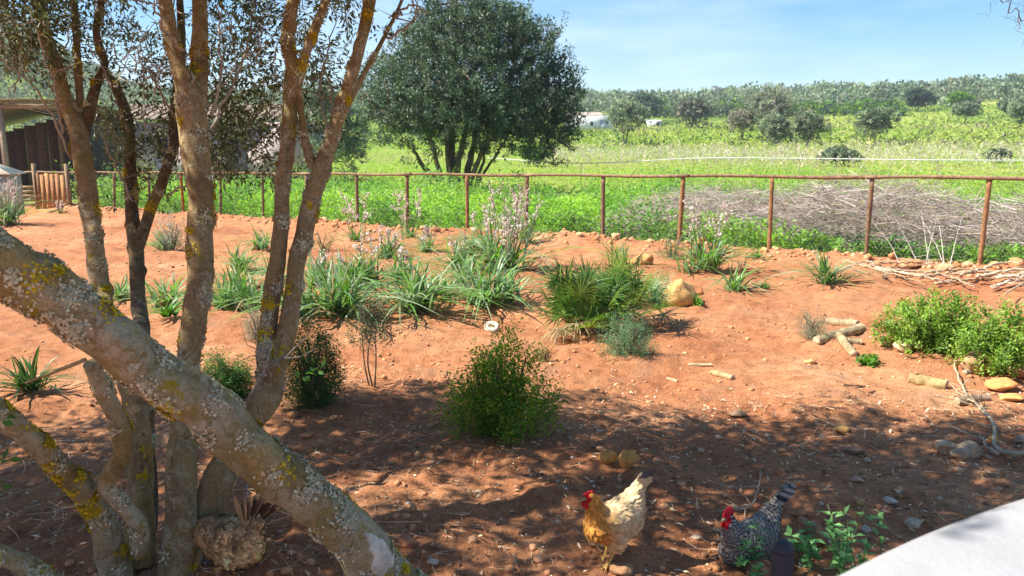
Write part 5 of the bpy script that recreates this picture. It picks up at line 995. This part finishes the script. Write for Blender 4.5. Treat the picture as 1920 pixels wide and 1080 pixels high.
brn = dict(body=[[(.17, 0, .05, .028), (.145, 0, .09, .040), (.10, 0, .120, .056), (.04, 0, .125, .070), (-.03, 0, .118, .076), (-.08, 0, .135, .060, .95), (-.105, 0, .165, .040, .8), (-.12, 0, .20, .024, .6)], [(.05, 0, .085, .058), (-.04, 0, .075, .072), (-.095, 0, .090, .056)]],
           legs=leg(-.0, .036, .0) + leg(-.015, -.036, .0), head=(.195, 0, .04), tail=((-.085, 0, .16), (-.34, 0, 1), 24, .175), legz=.03, fz=.02, tailflow=(-.4, 0, .7), face=True, comb=.5, fan=1.0, tw=.016)
b3 = at(432, 1080)
def c_brn(v):
    n = fbm(v[:, 0] * 30, v[:, 1] * 30, v[:, 2] * 30, 2, 15)[:, None]; f = np.clip((v[:, 2] - .10) / .12, 0, 1)[:, None]; c = np.array((.72, .44, .18)) * (1 - f) + np.array((.36, .245, .14)) * f; return np.clip(c * (1 + .75 * n), .05, 1)
hen('brown speckled hen pecking behind the tree with its tail up', b3, R(160), 1.12, c_brn, lambda base, t, k: base * (1.35 if k > 2 else (.55 if k == 1 else .95)), lambda t, k: np.array((.44, .29, .15)) * (1.3 - .8 * (k % 3 == 0) - .35 * (k % 2)) * (.75 + .5 * t), brn, n_f=2800, fsc=.72)

# ------------------------------------------------------------------ things close to the camera at the lower right
def ledge():
    zt = CAM_H - .52
    def onp(px, py): r = ray(px, py); k = (zt - CAM_H) / r[2]; return np.array([r[0] * k, r[1] * k])
    edge = [onp(1340, 1170), onp(1500, 1080), onp(1600, 1030), onp(1700, 985), onp(1805, 945), onp(1920, 908), onp(2060, 872)]; e = spline(np.array(edge), 40); c = e.mean(0); nrm = np.stack([-(np.gradient(e[:, 1])), np.gradient(e[:, 0])], 1); nrm = unit(nrm); nrm = nrm if nrm[20, 1] > 0 else -nrm
    prof = [(-.34, -.004), (-.16, -.001), (-.07, 0), (-.035, -.004), (-.015, -.013), (-.004, -.028), (0, -.05), (.0, -.3), (.0, -zt - .1)]; V = []
    for off, dz in prof: V.append(np.concatenate([e + nrm * off, np.full((40, 1), zt + dz)], 1))
    V.append(np.concatenate([e + nrm * -.34, np.full((40, 1), -.1)], 1)); n = 40; m = len(V); Q = [[k * n + i, k * n + i + 1, ((k + 1) % m) * n + i + 1, ((k + 1) % m) * n + i] for k in range(m) for i in range(n - 1)]
    mb = MB(); mb.add(np.concatenate(V), Q, [], (.33, .33, .34)); o = mb.build('white_wall', M_PLASTER, origin=(e[20, 0], e[20, 1], 0), smooth=True); tag(o, 'smooth white rounded wall top in the lower right corner', 'wall', None, 'thing')
ledge()
b = P(1470, 1012, 2.05); g = float(H(b[0], b[1])); T = thing('rounded_post', 'dark grey round-topped post at the bottom edge below the barred hen', 'post', (b[0], b[1], g)); r = .029
mb = MB(); tube(mb, [[b[0], b[1], g - .1], [b[0], b[1], b[2] - .035]], r, 18, (.055, .06, .075), cap=False); mb.build('shaft', M_METAL, T, smooth=True)
mb = MB(); tube(mb, [[b[0], b[1], b[2] - .035 + .035 * math.sin(t)] for t in np.linspace(0, 1.55, 8)], [r * math.cos(t) + .0005 for t in np.linspace(0, 1.55, 8)], 18, (.05, .055, .07)); mb.build('cap', M_METAL, T, smooth=True)
def leafy_weed(label, px, py, hpx, n, group='leafy weeds at the lower right'):
    b = at(px, py); h = hpx / pxm(b); T = thing('leafy_weed', label, 'weed', b, group)
    for i in range(n):
        m = MB(); o = b + np.array([rng.normal(0, .05), rng.normal(0, .04), 0]); e = o + np.array([rng.normal(0, .05), rng.normal(0, .04), h * rng.uniform(.6, 1.1)]); w = spline(np.array([o, (o + e) / 2 + rng.normal(0, .01, 3), e]), 8); tube(m, w, np.linspace(.003, .0015, 8), 4, (.12, .17, .07)); m.build('stalk', M_TWIG, T)
        f = MB(); k = 15; t = rng.uniform(.25, 1, k); q = w[(t * 7).astype(int)]; d = rdir(k); d[:, 2] = np.abs(d[:, 2]) * .6; leaves(f, q, d, np.array([0, 0, 1.]) + .4 * rdir(k), rng.uniform(.03, .06, k), rng.uniform(.018, .03, k), palette(k, [(.20, .44, .15), (.26, .50, .18), (.16, .36, .12)], .12)); f.build('leaves', M_GREEN, T)
leafy_weed('leafy weed right of the dark post', 1560, 1076, 120, 7); leafy_weed('leafy weed between the barred hen and the post', 1430, 1080, 80, 5); leafy_weed('taller weed beside the white wall top', 1600, 1060, 110, 5); leafy_weed('small weed behind the dark post', 1500, 1050, 70, 4)

# bare tree standing off to the right, whose twigs reach into the top right corner
c = np.array([9.6, 11.2]); g = float(H(*c)); T = thing('bare_tree', 'bare twigs of a leafless tree reaching in at the top right corner', 'tree', (c[0], c[1], g))
tips = [P(1905, 15, 10.2), P(1880, 5, 10.0), P(1915, 40, 10.4), P(1890, 25, 10.1), P(1925, 70, 10.6), P(1870, -8, 9.9), P(1912, 55, 10.2), P(1896, -20, 10.)]
tb_ = np.array([c[0], c[1], g - .1]); fork = np.array([9.0, 10.9, 2.6]); hub = P(1975, -10, 10.4); w = spline(np.array([tb_, [9.5, 11.1, 1.2], fork, hub]), 30); mb = MB(); tube(mb, w, np.linspace(.14, .03, 30), 12, (.2, .17, .13), bump=.1); mb.build('trunk', M_BARKD, T, smooth=True)
mb = MB(); d_ = connect(mb, w[-4:], np.array(tips), .012, .004, 4, .1, (.14, .11, .09)); tt = np.vstack([t[None] + rng.normal(0, .10, (5, 3)) for t in tips]); connect(mb, np.array(tips), tt, .004, .002, 3, .1, (.14, .11, .09)); tag(mb.build('twigs', M_TWIG, T), kind='stuff')
ex = MB(); up_ = np.array([[8.6, 10.6, 4.6], [10.2, 11.4, 4.9], [9.4, 12, 5.2], [10.8, 10.8, 4.2]]); connect(ex, w[15:24], up_, .04, .015, 6, .1, (.2, .17, .13)); connect(ex, up_, np.vstack([u[None] + rng.normal(0, .5, (8, 3)) for u in up_]), .01, .003, 4, .1, (.2, .17, .13)); tag(ex.build('limbs', M_TWIG, T), kind='stuff')

# ------------------------------------------------------------------ air between the camera and the hills
hz = MB(); bx(hz, -700, 700, -60, 720, -12, 75, (1, 1, 1)); hm_ = bpy.data.materials.new('haze'); hm_.use_nodes = True; n_ = hm_.node_tree; n_.nodes.remove(n_.nodes['Principled BSDF']); pv = n_.nodes.new('ShaderNodeVolumePrincipled')
pv.inputs['Color'].default_value = (.80, .88, 1, 1); pv.inputs['Density'].default_value = .00055; pv.inputs['Anisotropy'].default_value = .2; n_.links.new(pv.outputs[0], n_.nodes['Material Output'].inputs['Volume'])
o = hz.build('haze', hm_); tag(o, 'thin pale haze in the air over the meadow and hills', 'haze', None, 'stuff')
